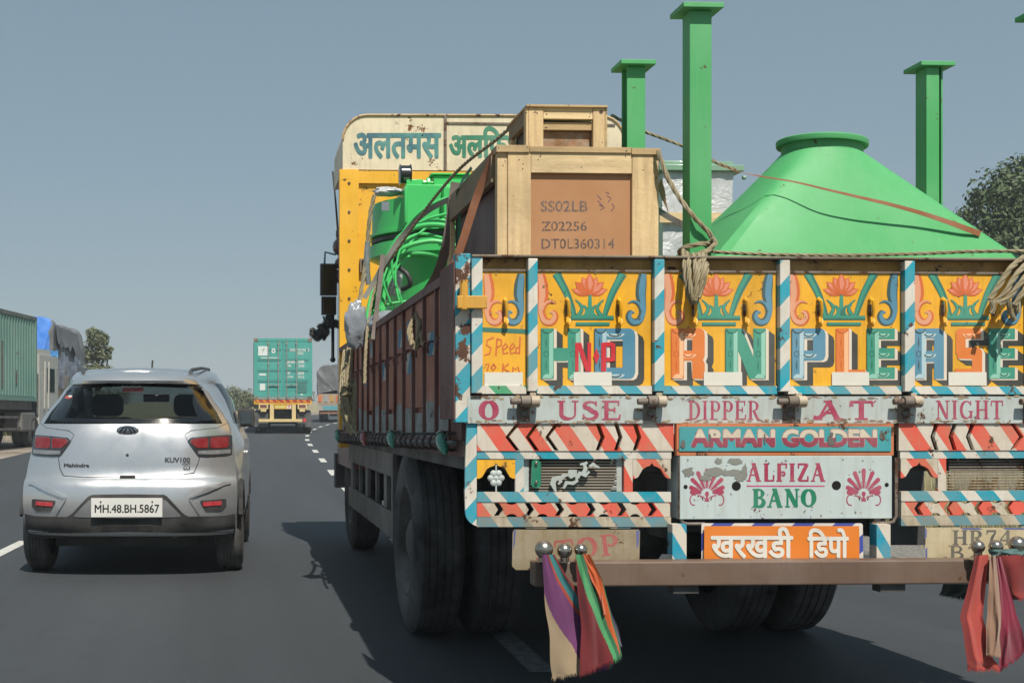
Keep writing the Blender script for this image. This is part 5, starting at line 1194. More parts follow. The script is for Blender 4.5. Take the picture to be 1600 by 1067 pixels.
for _ in range(1500):
    y = 9+rg.random()**1.4*26; tuft(lane(y)+rg.uniform(4.75,8.5), y, gz(y)-.06, rg.uniform(.35,.8), 11)
for _ in range(500):
    y = 40+rg.random()*60; tuft(lane(y)-rg.uniform(8.6,16), y, gz(y)-.06, rg.uniform(.3,.6), 8)
tag(gr.build('dry_grass', [M('straw','a8986a',rough=.9,var=.2), M('green_grass','6f7a48',rough=.9,var=.2)]), 'tall dry yellow grass growing along the road edges', 'grass', kind='stuff')

# ================================================================== the silver car
nbs = NB('silver_paint'); fl = nbs.noise(900, 1)
silver = finish(nbs, 'd0d2d4', rough=.30, metal=.78, var=.04, vs=2, coat=.7, dust=.0)
carblk = M('car_black_plastic', '0a0b0c', rough=.85, var=.15, dust=.02); seam = M('seam_black', '0a0a0b', rough=.8, var=0)
CX0, CY0, CYAW = -.835, 9.70, -radians(1.7)
car = thing('car', (CX0, CY0, 0), 'silver hatchback car driving ahead in the left lane, plate MH.48.BH.5867', 'car', rz=CYAW)
ROWS = [(.31,.78,.10,.20,.82),(.34,.80,.05,.20,.83),(.40,.812,.022,.2,.845),(.48,.818,.008,.2,.853),(.52,.82,.0,.2,.855),(.61,.822,.0,.2,.858),(.68,.82,.008,.2,.858),(.725,.817,.022,.21,.858),(.748,.813,.05,.22,.857),(.775,.812,.072,.22,.856),
 (.85,.803,.078,.24,.856),(.93,.788,.085,.26,.855),(1.0,.78,.098,.27,.853),(1.06,.772,.112,.28,.825),(1.12,.762,.13,.30,.805),(1.165,.745,.15,.32,.785),(1.255,.695,.20,.32,.75),(1.34,.63,.26,.32,.73),(1.42,.58,.315,.3,.685),(1.470,.53,.35,.28,.65),
 (1.478,.505,.265,.30,.64),(1.50,.49,.250,.30,.63),(1.535,.468,.285,.30,.615),(1.562,.44,.42,.25,.60),(1.583,.40,.62,.2,.57)]
US = [0,.12,.25,.4,.55,.68,.78,.85,.90,.94,.97,.99,1.0]
def shell(x, z):
    z = max(.311, min(1.582, z))
    for a, b in zip(ROWS, ROWS[1:]):
        if a[0] <= z <= b[0]:
            f = (z-a[0])/(b[0]-a[0]); W, yc, c = (a[k]+(b[k]-a[k])*f for k in (1,2,3)); break
    u = min(1, abs(x)/W); return yc + c*u**3.6
ST = [.30,.36,.44,.53,.62,.71,.80,.88,.94,1.05,1.4,1.9,2.2,2.5,2.66,2.72,2.80,2.89,2.98,3.07,3.16,3.24,3.30,3.42,3.54,3.62]
GB, GT = 15, 19
def sst(a, b, x): t = max(0, min(1, (x-a)/(b-a))); return t*t*(3-2*t)
def rowpts(i, sgn):
    z, W, yc, c, Wm = ROWS[i]; pts = [Vector((sgn*W*u, yc+c*u**3.6, z)) for u in US]; y0 = yc+c
    for s in ST[1:]:
        y = y0 + (s-.30)*(3.62-y0)/3.32; x = W+(Wm-W)*sst(y0, y0+.8, y); zz = z
        if i > GB: zz += .035*sst(.5, 1.3, y)
        if i > GB: zz = zz + ((1.06-.03*(y-2.3)) + (i-GB)*.003 - zz)*sst(1.95, 2.75, y) ; x = x + (.80-(i-GB)*.02 - x)*sst(2.0, 2.8, y)
        if i > 13: zz -= max(0, (y-2.7))*.16*(zz-.8)/.3
        x *= 1-.16*sst(2.9, 3.62, y)**2
        if i <= 7:
            for wc in (.64, 3.0):
                d = abs(y-wc)
                if d < .36: zz = max(zz, .31+math.sqrt(max(0, .36**2-d*d)) + i*.004)
        pts.append(Vector((sgn*x, y, zz)))
    return pts
PR = [rowpts(i, 1) for i in range(len(ROWS))]; NC = len(PR[0]); nU = len(US)
bodyb, glb, sgl = MB(), MB(), {}
for sgn in (1, -1):
    R_ = [[Vector((sgn*p.x, p.y, p.z)) for p in r] for r in PR]
    for i in range(len(ROWS)-1):
        for k in range(NC-1):
            q = [R_[i][k], R_[i][k+1], R_[i+1][k+1], R_[i+1][k]]; q = q if sgn > 0 else q[::-1]
            if GB <= i < GT and k < 9: glb.add(q, [(0,1,2,3)], 0, True)
            elif GB <= i < GT and nU+5 <= k < nU+11 and k not in (nU+9,): sgl.setdefault((sgn, k > nU+9), MB()).add(q, [(0,1,2,3)], 0, True)
            else: bodyb.add(q, [(0,1,2,3)], 0, True)
top = PR[-1]; capb = MB(); nW = 11
def capline(p): return [Vector((p.x*(-1+2*j/nW), p.y, p.z+.022*(1-(-1+2*j/nW)**2)*min(1, p.x/.3))) for j in range(nW+1)]
lines = [capline(p) for p in top[1:]]
wsA, wsB = nU+10, nU+12
bodyb.grid(lines[:wsA], 0, True); wsb = MB(); wsb.grid(lines[wsA-1:wsB+1], 0, True); bodyb.grid(lines[wsB:], 0, True)
bodyb.grid([[Vector((s*r[-1].x, r[-1].y, r[-1].z)) for s in (-1,-.5,0,.5,1)] for r in PR], 0, True)
def weld(mb, d=1e-5):
    mp = {}; nv = []; idx = []
    for p in mb.v:
        k = (round(p.x/d/10), round(p.y/d/10), round(p.z/d/10))
        if k not in mp: mp[k] = len(nv); nv.append(p)
        idx.append(mp[k])
    F_ = []; m_ = []; s_ = []
    for f, m, s in zip(mb.f, mb.m, mb.sm):
        g = []
        for i in f:
            if idx[i] not in g: g.append(idx[i])
        if len(g) > 2: F_.append(g); m_.append(m); s_.append(s)
    mb.v, mb.f, mb.m, mb.sm = nv, F_, m_, s_; return mb
body = weld(bodyb).build('body', silver, car, sharp=40)
gtint = glass('tinted_glass', '757e7e', .02, alpha=.03)
weld(glb).build('rear_window', gtint, car); weld(wsb).build('windscreen', glass('windscreen_glass', 'e2e8e8', .02, alpha=.03), car)
sgm = glass('side_glass', '2a3034', .02, alpha=.06)
for g_ in sgl.values(): weld(g_).build('side_window', sgm, car)
# patches that follow the tail: coordinates measured on an enlarged picture of the car
def zc(zx, zy): return ((zx-457)*.00216, 2.2045-.002159*zy)
def pl_(P, x):
    if x <= P[0][0]: return P[0][1]
    for a, b in zip(P, P[1:]):
        if a[0] <= x <= b[0]: return a[1]+(b[1]-a[1])*(x-a[0])/max(1e-9, b[0]-a[0])
    return P[-1][1]
def patch(mb, topz, botz, off, m=0, mir=False, nx=None, nz=4, th=.012):
    T = [zc(*p) for p in topz]; B = [zc(*p) for p in botz]; x0, x1 = T[0][0], T[-1][0]; nx = nx or max(4, int((x1-x0)/.03))
    sg = -1 if mir else 1; g = []
    for i in range(nx+1):
        x = x0+(x1-x0)*i/nx; t, b = pl_(T, x), pl_(B, x)
        g.append([Vector((sg*x, shell(x, b+(t-b)*j/nz)-off, b+(t-b)*j/nz)) for j in range(nz+1)])
    mb.grid(g, m, True)
    edge = [c[0] for c in g] + g[-1][1:] + [c[-1] for c in reversed(g[:-1])] + list(reversed(g[0][1:-1]))
    back = [p+Vector((0,th,0)) for p in edge]; mb.grid([edge+[edge[0]], back+[back[0]]], m, False)
def line(mb, pts, r, off=.0, m=0, mir=False):
    P = []
    for a, b in zip(pts, pts[1:]):
        n = max(2, int(math.hypot(a[0]-b[0], a[1]-b[1])/8))
        for k in range(n): P.append((a[0]+(b[0]-a[0])*k/n, a[1]+(b[1]-a[1])*k/n))
    P.append(pts[-1]); sg = -1 if mir else 1
    mb.tube([Vector((sg*zc(*p)[0], shell(*zc(*p))-off, zc(*p)[1])) for p in P], r, 6, m)
surf = lambda off0: (lambda zx, zy, off: Vector((zc(zx,zy)[0], shell(*zc(zx,zy))-off0-off, zc(zx,zy)[1])))
mb = MB(); patch(mb, [(84,800),(120,806),(245,806),(262,796),(320,735),(332,728),(457,726),(585,728),(597,735),(652,796),(668,806),(795,806),(830,800)],
                     [(84,868),(300,864),(457,858),(614,864),(830,868)], .006, 0, nx=70)
patch(mb, [(370,836),(457,834),(545,836)], [(365,856),(457,856),(550,856)], .016, 0)
mb.build('bumper_cladding', carblk, car, sharp=50)
mb = MB(); patch(mb, [(272,800),(326,744),(457,742),(588,744),(642,800)], [(272,806),(457,812),(642,806)], .010, 0, nx=30); mb.build('plate_recess', M('recess_grey','85878a',rough=.4,metal=.4,var=.08), car)
mb = MB(); a, b = zc(333,805), zc(580,739); yy = -.022; mb.box(a[0], b[0], yy, yy+.012, a[1], b[1], 0); pm = lambda zx, zy, off: Vector((zc(zx,zy)[0], yy-off, zc(zx,zy)[1]))
font_text(mb, 'MH.48.BH.5867', (346,762,569,790), pm, 1, off=.0008, fat=.7)
for zx in (366,545): blob(mb, arc(zx,753,3,4,0,340,10), pm, 1, .0008)
mb.build('number_plate', [M('plate_white','d4d4d0',rough=.4,var=.05), M('plate_black','121214',rough=.6,var=0)], car, bevel=.0)
for mir in (False, True):
    mb = MB()
    patch(mb, [(97,524),(112,521),(180,525),(240,530),(250,540)], [(97,590),(112,595),(180,597),(212,595),(250,542)], .010, 0, mir, nx=24, nz=6)
    lamp = mb.build('tail_lamp', M('lamp_smoke','2a2c2f',rough=.15,var=.05,coat=1), car, sharp=50)
    for P, B in (([(109,530),(118,527),(166,529),(172,534)],[(108,560),(116,567),(164,568),(172,562)]), ([(180,534),(186,531),(232,534),(239,540)],[(179,562),(186,567),(218,566),(239,548)])):
        mb = MB(); patch(mb, [(P[0][0]-3,P[0][1]-3)]+[(a,b-3) for a, b in P]+[(P[-1][0]+3,P[-1][1]-2)], [(B[0][0]-3,B[0][1]+3)]+[(a,b+3) for a, b in B]+[(B[-1][0]+3,B[-1][1]+2)], .013, 1, mir, nx=10); patch(mb, P, B, .018, 0, mir, nx=10)
        mb.build('red_lens', [M('tail_red','760c14',rough=.3,var=.08,vs=14,coat=.2), M('lens_chrome','9a9a9c',rough=.25,metal=.9,var=.1)], lamp, sharp=50)
    mb = MB(); patch(mb, [(102,573),(160,575),(214,576)], [(104,587),(160,590),(208,588)], .014, 0, mir, nx=10); mb.build('clear_lens', M('clear_lens','8a8d90',rough=.15,metal=.4,var=.2,vs=30), lamp)
    mb = MB(); patch(mb, [(114,748),(122,746),(203,750)], [(114,772),(132,789),(186,787),(203,756)], .006, 0, mir, nx=10)
    rf = mb.build('reflector', carblk, car); mb = MB(); patch(mb, [(130,753),(194,755)], [(136,768),(188,770)], .012, 0, mir, nx=6); mb.build('red_insert', M('tail_red2','b0202a',rough=.25,var=.15,vs=20), rf)
mb = MB()
line(mb, [(206,598),(214,640),(228,664),(300,668),(430,668),(480,668),(620,664),(686,654),(700,620),(708,592)], .0028)
line(mb, [(250,542),(262,520),(240,505),(150,496),(118,480)], .0018); line(mb, [(664,542),(652,520),(674,505),(764,496),(796,480)], .0018)
patch(mb, [(428,662),(482,662)], [(428,671),(482,671)], .006, 0); mb.build('shut_line', seam, car)
for mir in (False, True):
    mb = MB(); patch(mb, [(98,688),(120,686),(180,706),(242,736)], [(98,694),(120,698),(180,722),(242,742)], .016, 0, mir, nx=20); patch(mb, [(206,756),(242,744)], [(190,792) if 0 else (206,800),(242,746)], .012, 0, mir, nx=8); mb.build('bumper_crease', silver, car, sharp=30)
mb = MB(); c = zc(452,503); y_ = shell(*c); mb.lathe([(0,.085),(-.008,.083),(-.012,.06),(-.012,0)], (0,0,0), 'y', 32); 
for v in mb.v: v.x *= 1.0; v.z *= .42; v += Vector((c[0], y_-.004, c[1]))
bm_ = lambda zx, zy, off: Vector((zc(zx,zy)[0], y_-.0175-off, zc(zx,zy)[1]))
for P in ([(424,512),(436,496),(446,492)],[(440,514),(446,500),(452,491)],[(466,514),(460,500),(452,491)],[(480,512),(468,496),(458,492)]): stroke(mb, P, [7,5,3], bm_, 1, .0)
mb.build('emblem', [M('emblem_chrome','a8aab0',rough=.2,metal=1,var=.1), M('emblem_dark','2a2c32',rough=.4,metal=.6,var=0)], car)
mb = MB(); font_text(mb, 'Mahindra', (229,621,319,633), surf(.003), 0, fat=.7); font_text(mb, 'KUV100', (586,600,672,616), surf(.003), 0, fat=.9, shear=.25); font_text(mb, 'NXT', (646,619,674,626), surf(.003), 0, fat=.2, shear=.2)
blob(mb, [(650,631),(672,631),(672,642),(650,642)], surf(.003), 0); font_text(mb, 'K8', (654,633,668,640), surf(.0045), 1, fat=.3)
mb.build('badge_lettering', [M('badge_dark','3a3b40',rough=.4,metal=.5,var=.1), M('badge_light','c8c8c8',rough=.4,var=0)], car)
mb = MB(); c = zc(453,591); mb.lathe([(-.004,0),(-.004,.010),(0,.012)], (c[0], shell(*c)-.001, c[1]), 'y', 14); mb.build('lock', carblk, car)
# glass border, stickers, brake lamp, interior
mb = MB(); off = .004
patch(mb, [(162,458),(300,462),(457,464),(616,462),(752,450)], [(162,468),(220,476),(457,481),(690,476),(752,462)], off, 0, nx=40, nz=2, th=.002)
patch(mb, [(232,340),(457,334),(684,340)], [(232,352),(457,346),(684,352)], off, 0, nx=30, nz=2, th=.002)
for mir in (False, True): patch(mb, [(160,452),(190,395),(212,345),(240,342)], [(160,466),(190,472),(216,470),(262,352)], off, 0, mir, nx=14, nz=4, th=.002)
mb.build('window_border', M('glass_frit','08090a',rough=.12,var=0,coat=1), car)
mb = MB(); patch(mb, [(424,350),(497,350)], [(430,366),(490,366)], .009, 0, nx=8); mb.build('brake_lamp', M('brake_red','8c2a2c',rough=.3,var=.2,vs=30), car)
mb = MB(); sg_ = surf(.009)
for P in ([(412,353),(424,344),(428,353)],[(430,352),(438,346),(444,352),(450,346)],[(452,351),(462,346),(470,351),(480,346),(494,350)]): stroke(mb, P, 3.4, sg_, 0, .001)
blob(mb, arc(220,384,16,6,0,345,16), surf(.006), 1); blob(mb, arc(226,381,9,3.4,0,345,12), surf(.006), 0, .004)
mb.build('window_sticker', [M('decal_white','d8d8d4',rough=.5,var=.1), M('decal_red','b8402c',rough=.5,var=.1)], car)
seatm = M('seat_black', '1a1b1d', rough=.85, var=.2)
mb = MB(); mb.box(-.66,.66,.55,.72,.5,1.12,0); mb.build('rear_bench', seatm, car, bevel=.05)
for x in (-.36,.36):
    mb = MB(); mb.box(x-.24,x+.24,1.55,1.70,.5,1.22,0); st_ = mb.build('front_seat', seatm, car, bevel=.06); mb = MB(); mb.box(x-.14,x+.14,1.56,1.68,1.225,1.42,0); mb.build('headrest', seatm, st_, bevel=.055)
mb = MB(); mb.box(-.10,.14,2.12,2.15,1.36,1.43,0); mb.build('rearview_mirror', seatm, car, bevel=.012)
mb = MB(); mb.box(-.72,.72,2.35,2.75,.7,1.0,0); mb.build('dashboard', M('dash_grey','2e3033',rough=.8,var=.1), car, bevel=.04)
mb = MB(); mb.box(-.78,.78,.28,3.3,.28,.36,0); mb.box(-.62,.62,.5,3.3,.20,.279,0); mb.box(-.5,.5,.40,.6,.24,.40,0); mb.tube([(-.6,.64,.30),(.6,.64,.30)], .035, 8); mb.tube([(zc(618,872)[0],.12,.315),(zc(618,872)[0],.35,.315)], .026, 12, 1)
mb.build('underbody', [black, M('exhaust_rust','5a4a42',rough=.5,metal=.6,var=.2)], car)
for y in (.64, 3.0):
    for s in (-1, 1):
        wheel(car, None, s*.755, y, .312, .195, s, mt=M('car_tyre','17181a',rough=.8,var=.2,dust=.12), mr=M('alloy','8a8c90',rough=.35,metal=.7,var=.1))
        mb = MB(); mb.lathe([(s*.03,.365),(s*.052,.355),(s*.052,.40),(s*.02,.42)], (s*.81,y,.312), 'x', 24, ang=(radians(22), radians(158))); mb.build('arch_trim', carblk, car)
for s in (-1, 1):
    mb = MB(); mb.box(s*.765, s*.92, 2.18, 2.28, 1.13, 1.30, 0); mb.beam((s*.72,2.25,1.13),(s*.83,2.24,1.16),.04,.03,0); m_ = mb.build('door_mirror', carblk, car, bevel=.045); mb = MB(); mb.box(s*.79, s*.895, 2.172, 2.1795, 1.155, 1.275, 0); mb.build('mirror_glass', glass('car_mirror','3a444a',.02), m_, bevel=.003)
    mb = MB(); mb.tube([(s*.43,.66,1.575),(s*.44,.72,1.60),(s*.50,1.0,1.625),(s*.53,1.6,1.64),(s*.52,1.95,1.61)], [.016,.016,.013,.012,.01], 8, 0); mb.build('roof_rail', M('rail_grey','4a4d50',rough=.4,metal=.5,var=.1), car)
    mb = MB(); mb.box(s*.852, s*.885, 1.25, 1.43, .90, .935, 0); mb.build('door_handle', silver, car, bevel=.01)
mb = MB(); mb.tube([(.07,1.2,1.62),(.07,1.25,1.70)], .008, 6); mb.build('aerial', carblk, car)

# ================================================================== other lorries
turq = M('container_turquoise', '3d9c92', rough=.5, var=.08, vs=.8, dirt=.15, dcol='5f7a72', streak=.15); turqd = M('turquoise_shadow', '2a6f68', rough=.6, var=.1)
lyel = M('lorry_yellow', 'dca42c', rough=.5, var=.1, dirt=.25, dcol='8a6a2a'); lcream = M('lorry_cream','d8bf86',rough=.55,var=.1,dirt=.25); bar = M('galvanised', '9aa09a', rough=.4, metal=.4, var=.1)
hz = lambda *a: None
LY = 54.0; lx = px_x(442, LY); lz = gz(LY)
lor = thing('container_lorry', (lx, LY, lz), 'lorry carrying a turquoise shipping container with white markings, ahead of the silver car', 'lorry', rz=-radians(2.0))
def lp_(mb, name, mats, par=None, **k): return mb.build(name, mats, par or lor, **k)
W2 = 1.22; c0, c1 = 1.45, 4.02
mb = MB(); mb.box(-W2, W2, .06, 12.1, c0, c1, 0)
y = .3
while y < 12: mb.box(W2+.001, W2+.03, y, y+.14, c0+.15, c1-.15, 0); mb.box(-W2-.03, -W2-.001, y, y+.14, c0+.15, c1-.15, 0); y += .28
for s in (-1, 1):
    mb.box(s*W2, s*(W2-.08), 0, .059, c0, c1, 0)
    for z in (c0, c1-.13): mb.box(s*(W2+.012), s*(W2-.17), -.012, .16, z-.006, z+.125, 1)
mb.box(-W2+.081, W2-.081, 0, .059, c1-.12, c1, 0); mb.box(-W2+.081, W2-.081, 0, .059, c0, c0+.10, 2)
cont = lp_(mb, 'container', [turq, M('corner_cast','6a5638',rough=.7,var=.3), M('grey_sill','7f8c88',rough=.6,var=.2)])
txt = M('marking_white','cfd8d4',rough=.5,var=.05)
for s in (-1, 1):
    mb = MB(); a, b = (-1.135, -.012) if s < 0 else (.012, 1.135); mb.box(a, b, .012, .058, c0+.11, c1-.13, 0)
    for z in (2.17, 2.62, 3.06, 3.50): mb.box(a+.06, b-.06, .0, .0115, z, z+.05, 1); mb.box(a+.06, b-.06, .004, .0118, z-.35, z-.02, 0)
    dm_ = lambda zx, zy, off: Vector(((zx-369)/540*2.44, -.004-off, c1-(zy-88)/560*2.57))
    if s < 0:
        for P in ([(138,160),(226,160),(226,247),(138,247)],[(154,504),(204,504),(204,566),(154,566)],[(148,412),(212,412),(212,430),(148,430)]): blob(mb, P, dm_, 2)
        stroke(mb, [(176,220),(196,176)], 4, dm_, 3, .006); stroke(mb, [(170,190),(200,196)], 3, dm_, 3, .006); blob(mb, arc(281,203,19,24,0,345,14), dm_, 2); blob(mb, arc(281,203,7,12,0,345,12), dm_, 1, .006); stroke(mb, [(162,268),(334,268)], 8, dm_, 2)
    else:
        font_text(mb, '191741', (508,184,582,208), dm_, 2, fat=1); font_text(mb, 'DFSU', (434,184,486,208), dm_, 2, fat=1); font_text(mb, '3', (600,180,614,210), dm_, 2, fat=1); font_text(mb, '22G1', (508,214,558,236), dm_, 2, fat=1)
        for t_, r in (('MAX.GROSS',(412,296,482,316)),('30480',(510,292,568,318)),('TARE',(412,330,444,348)),('2220',(514,330,568,352)),('NET',(414,398,440,416)),('28260',(508,396,566,420)),('CU.CAP.',(414,434,464,450)),('33.2',(512,430,568,454))): font_text(mb, t_, r, dm_, 2, fat=.8)
        blob(mb, [(504,492),(592,492),(592,588),(504,588)], dm_, 1); blob(mb, arc(545,605,11,8,0,345,12), dm_, 2)
    dr = lp_(mb, 'door', [turq, turqd, txt, dark], cont)
    for xb in ((-.61,-.19) if s < 0 else (.16,.57)):
        mb = MB(); mb.tube([(xb,-.04,c0+.02),(xb,-.04,c1-.05)], .022, 8); [mb.box(xb-.04,xb+.04,-.045,.01,z,z+.07,0) for z in (c0+.1,2.0,2.9,c1-.25)]; mb.beam((xb,-.06,c0+.60),(xb+(.25 if xb in (-.61,.16) else -.25),-.06,c0+.62),.03,.04,0); lp_(mb, 'locking_bar', bar, dr)
mb = MB(); mb.box(-1.22,1.22,.02,.2,1.24,1.44,0); mb.box(-1.16,1.16,.0,.019,1.33,1.42,1); mb.box(-1.0,1.0,.3,11.5,1.0,1.44,2); lp_(mb, 'rear_beam', [lyel, MS('lorry_chevron','d98a1c','b02418',1.0,.2,.45,.1), dark])
for s in (-1, 1):
    mb = MB(); mb.box(s*.62,s*1.02,.0,.12,1.04,1.26,0); mb.box(s*.68,s*.96,-.01,-.001,1.10,1.22,1); mb.box(s*.70,s*.94,.0,.06,.93,1.03,0); lp_(mb, 'lamp_panel', [lcream, M('lamp_dark_red','6a2a24',rough=.4,var=.2)])
    mb = MB(); mb.box(s*.38,s*.55,-.02,.06,.56,1.23,0); lp_(mb, 'guard_upright', lcream)
    mb = MB(); mb.box(s*.62,s*1.2,.15,.17,.28,.9,0); lp_(mb, 'mud_flap', M('flap_grey','3f4142',rough=.9,var=.15))
mb = MB(); mb.box(-.36,.36,-.02,.06,1.04,1.22,0); fm_ = lambda a,b,off: Vector((a,-.021-off,b)); blob(mb,[(-.33,1.08),(.10,1.08),(.10,1.18),(-.33,1.18)],fm_,1); blob(mb,[(.18,1.05),(.34,1.05),(.34,1.21),(.18,1.21)],fm_,2); stroke(mb,[(.26,1.07),(.26,1.19)],.04,fm_,3,.005); stroke(mb,[(.20,1.185),(.32,1.185)],.03,fm_,3,.005); lp_(mb, 'plate_panel', [lyel, M('plate_yellow','c8c06a',rough=.5), txt, redp])
mb = MB(); mb.box(-1.02,.82,-.06,.02,.50,.62,0); lp_(mb, 'guard_bar', lcream); mb = MB(); mb.box(.86,.98,-.06,.0,.50,.64,0); lp_(mb, 'reflector_tab', redp)
mb = MB(); mb.box(-.5,.5,.5,11,.5,1.0,0); mb.tube([(-.9,.8,.5),(.9,.8,.5)],.1,10); mb.box(-1.15,1.15,12.6,14.4,.6,3.0,0); lp_(mb, 'chassis', dark)
for yy in (.8, 2.1, 9.8):
    for s in (-1, 1): wheel(lor, None, s*1.07, yy, .5, .27, s, dual=.31)

# tarpaulin covered lorry beyond it
TY = 78.0; tx = px_x(528, TY); tz = gz(TY)
tl = thing('cargo_lorry', (tx, TY, tz), 'lorry heaped under a grey tarpaulin, far ahead between the container and the painted truck', 'lorry', rz=-radians(4))
tarpg = M('grey_tarpaulin', '5c5f63', rough=.6, var=.2, vs=1.2, dirt=.3, dcol='3e4146', bump=.4, bs=6)
def tarp(w_, L, z0, z1, seed, ny=24, amp=.12, sag=.25, mats=None):
    mb = MB(); prof = [(-w_,z0),(-w_*1.02,(z0+z1)*.5),(-w_*.96,z1-.35),(-w_*.7,z1-.08),(-w_*.3,z1),(w_*.2,z1+.02),(w_*.65,z1-.06),(w_*.95,z1-.32),(w_*1.02,(z0+z1)*.5),(w_,z0)]
    P = smoothpath([Vector((a,0,b)) for a, b in prof], 5); rows = []
    for j in range(ny+1):
        y = L*j/ny; rows.append([Vector((p.x+amp*noise.noise((p.x*1.2,y*1.4,p.z*1.4+seed)), y+amp*noise.noise((p.x*2,y,p.z*2+seed+7))*(.6 if j in (0,) else 1), p.z+amp*1.3*noise.noise((p.x*1.1+seed,y*1.3,p.z)))) for p in P])
    mb.grid(rows, 0, True); a = rows[0]; n = len(a)
    cz = sum((p for p in a), Vector())/n; mb.grid([a]+[[p.lerp(Vector((p.x*.2, p.y+.0, z0+.2)), k/6)+Vector((0, amp*.8*noise.noise((p.x*2.5+k, seed, p.z*2.5)), 0)) for p in a] for k in range(1, 7)], 0, True); return mb
tarp(1.24, 6.5, 1.75, 3.55, 3).build('tarpaulin', tarpg, tl, sharp=60)
mb = MB(); mb.box(-1.22,1.22,.02,6.6,1.1,1.74,0)
for k in range(7): x = -1.1+k*.36; mb.box(x-.10,x+.10,-.012,.019,1.25,1.66,1+k%3)
mb.build('tail_board', [M('faded_board','a8917c',rough=.6,var=.2,dirt=.4), M('orange_square','c8662c',rough=.6,var=.1), M('grey_square','8f9698',rough=.6,var=.1), M('ochre_square','b08a34',rough=.6,var=.1)], tl)
mb = MB(); mb.box(-1.22,1.22,.0,.1,.72,1.08,0); mb.box(-.9,.0,-.012,-.001,.78,1.0,1); mb.box(.2,.9,-.012,-.001,.86,1.02,2); mb.build('rear_panel', [M('pale_panel','a09a90',rough=.6,var=.2,dirt=.5), M('aqua_panel','4a98a4',rough=.5,var=.1), redp], tl)
mb = MB(); mb.box(-1.1,1.1,-.02,.06,.52,.62,0); mb.build('bumper', M('rust_bumper','8a5a42',rough=.6,var=.2), tl); mb = MB(); mb.box(-.5,.5,.3,7,.4,1.05,0); mb.box(-1.15,1.15,6.8,8.6,.6,2.9,0); mb.build('chassis', dark, tl)
for yy in (1.2, 5.6):
    for s in (-1, 1): wheel(tl, None, s*1.02, yy, .48, .27, s, dual=.3)

# parked container lorry on the left verge
PYW = -radians(9.5); PY = 40.0; ppx = px_x(57, PY); pz = gz(PY)
pk = thing('container_lorry', (ppx, PY, pz-.02), 'parked lorry with a long rust streaked green container, cut by the left picture edge', 'lorry', rz=PYW)
gcont = finish(NB('faded_container_green'), '5f8a7e', rough=.6, var=.12, vs=.7, dirt=.3, ds=1.2, dcol='7f8f84', streak=.35, rust=.06, rs=1.5)
mb = MB(); L = 12.2; b0, b1 = 1.42, 4.02; mb.box(-2.44,-.03,-L,0,b0,b1,0); y = -L+.1
while y < -.15: mb.add([(-.03,y,b0+.15),(0,y+.04,b0+.15),(0,y+.11,b0+.15),(-.03,y+.15,b0+.15),(-.03,y,b1-.12),(0,y+.04,b1-.12),(0,y+.11,b1-.12),(-.03,y+.15,b1-.12)], [(0,1,5,4),(1,2,6,5),(2,3,7,6),(0,3,2,1),(4,5,6,7)], 0); y += .24
mb.box(-.04,.012,-.12,.02,b0,b1,0); mb.box(-.04,.012,-L,0.0,b1-.11,b1+.002,1); mb.box(-.04,.01,-L,0.0,b0,b0+.13,0)
for y_, z_, hh in ((-3.1,b0+.4,1.3),(-1.9,b0+.5,.4),(-3.9,b0+.5,.5)): mb.box(.001,.004,y_,y_+.12,z_,z_+hh,2)
mb.build('container', [gcont, M('green_rail','4a5a50',rough=.7,var=.2,rust=.4), rusty], pk)
mb = MB(); mb.box(-2.3,-.05,-L,-.3,1.16,1.41,0); mb.box(-1.7,-.75,-L,2.5,.75,1.15,1)
mb.build('trailer_frame', [M('trailer_brown','5a4a40',rough=.7,var=.2,dirt=.5), dark], pk)
mb = MB(); mb.box(-2.38,-.06,.45,2.4,.7,2.9,0); mb.box(-2.36,-.08,.40,.449,1.0,2.3,1); mb.tube([(-.04,.9,1.2),(-.02,.9,2.7)],.03,6,0); mb.tube([(-.04,1.3,1.2),(-.02,1.3,2.7)],.03,6,0); mb.box(-2.2,-.2,.5,2.0,2.901,3.1,0); mb.box(-.059,-.05,1.2,2.0,1.75,2.5,2)
mb.build('cab', [M('cab_offwhite','b4b5ae',rough=.5,var=.1,dirt=.3), dark, glass('lorry_glass','22282c',.05)], pk, bevel=.05)
mb = MB(); mb.tube([(-.05,2.2,2.5),(.22,2.3,2.55),(.25,2.3,2.3)],.02,6,0); mb.box(.16,.36,2.24,2.34,1.75,2.3,0); mb.build('side_mirror', dark, pk, bevel=.02)
mb = MB(); mb.box(-.06,-.02,-5.6,-1.4,.55,.62,0); mb.box(-.06,-.02,-5.6,-1.4,.9,.97,0); [mb.box(-.055,-.025,y_,y_+.06,.621,.899,0) for y_ in (-5.5,-3.6,-1.6)]; mb.build('side_guard', greyst, pk)
mb = MB(); mb.box(-.62,-.06,-1.2,.1,.5,1.1,0); mb.build('fuel_tank', M('tank_steel','6e6c66',rough=.5,var=.2,dirt=.4), pk, bevel=.06)
for yy in (-6.2,-7.4,-8.6,.0,1.6):
    wheel(pk, None, -.2, yy, .5, .28, 1, dual=.31); wheel(pk, None, -2.24, yy, .5, .28, -1, dual=.31)
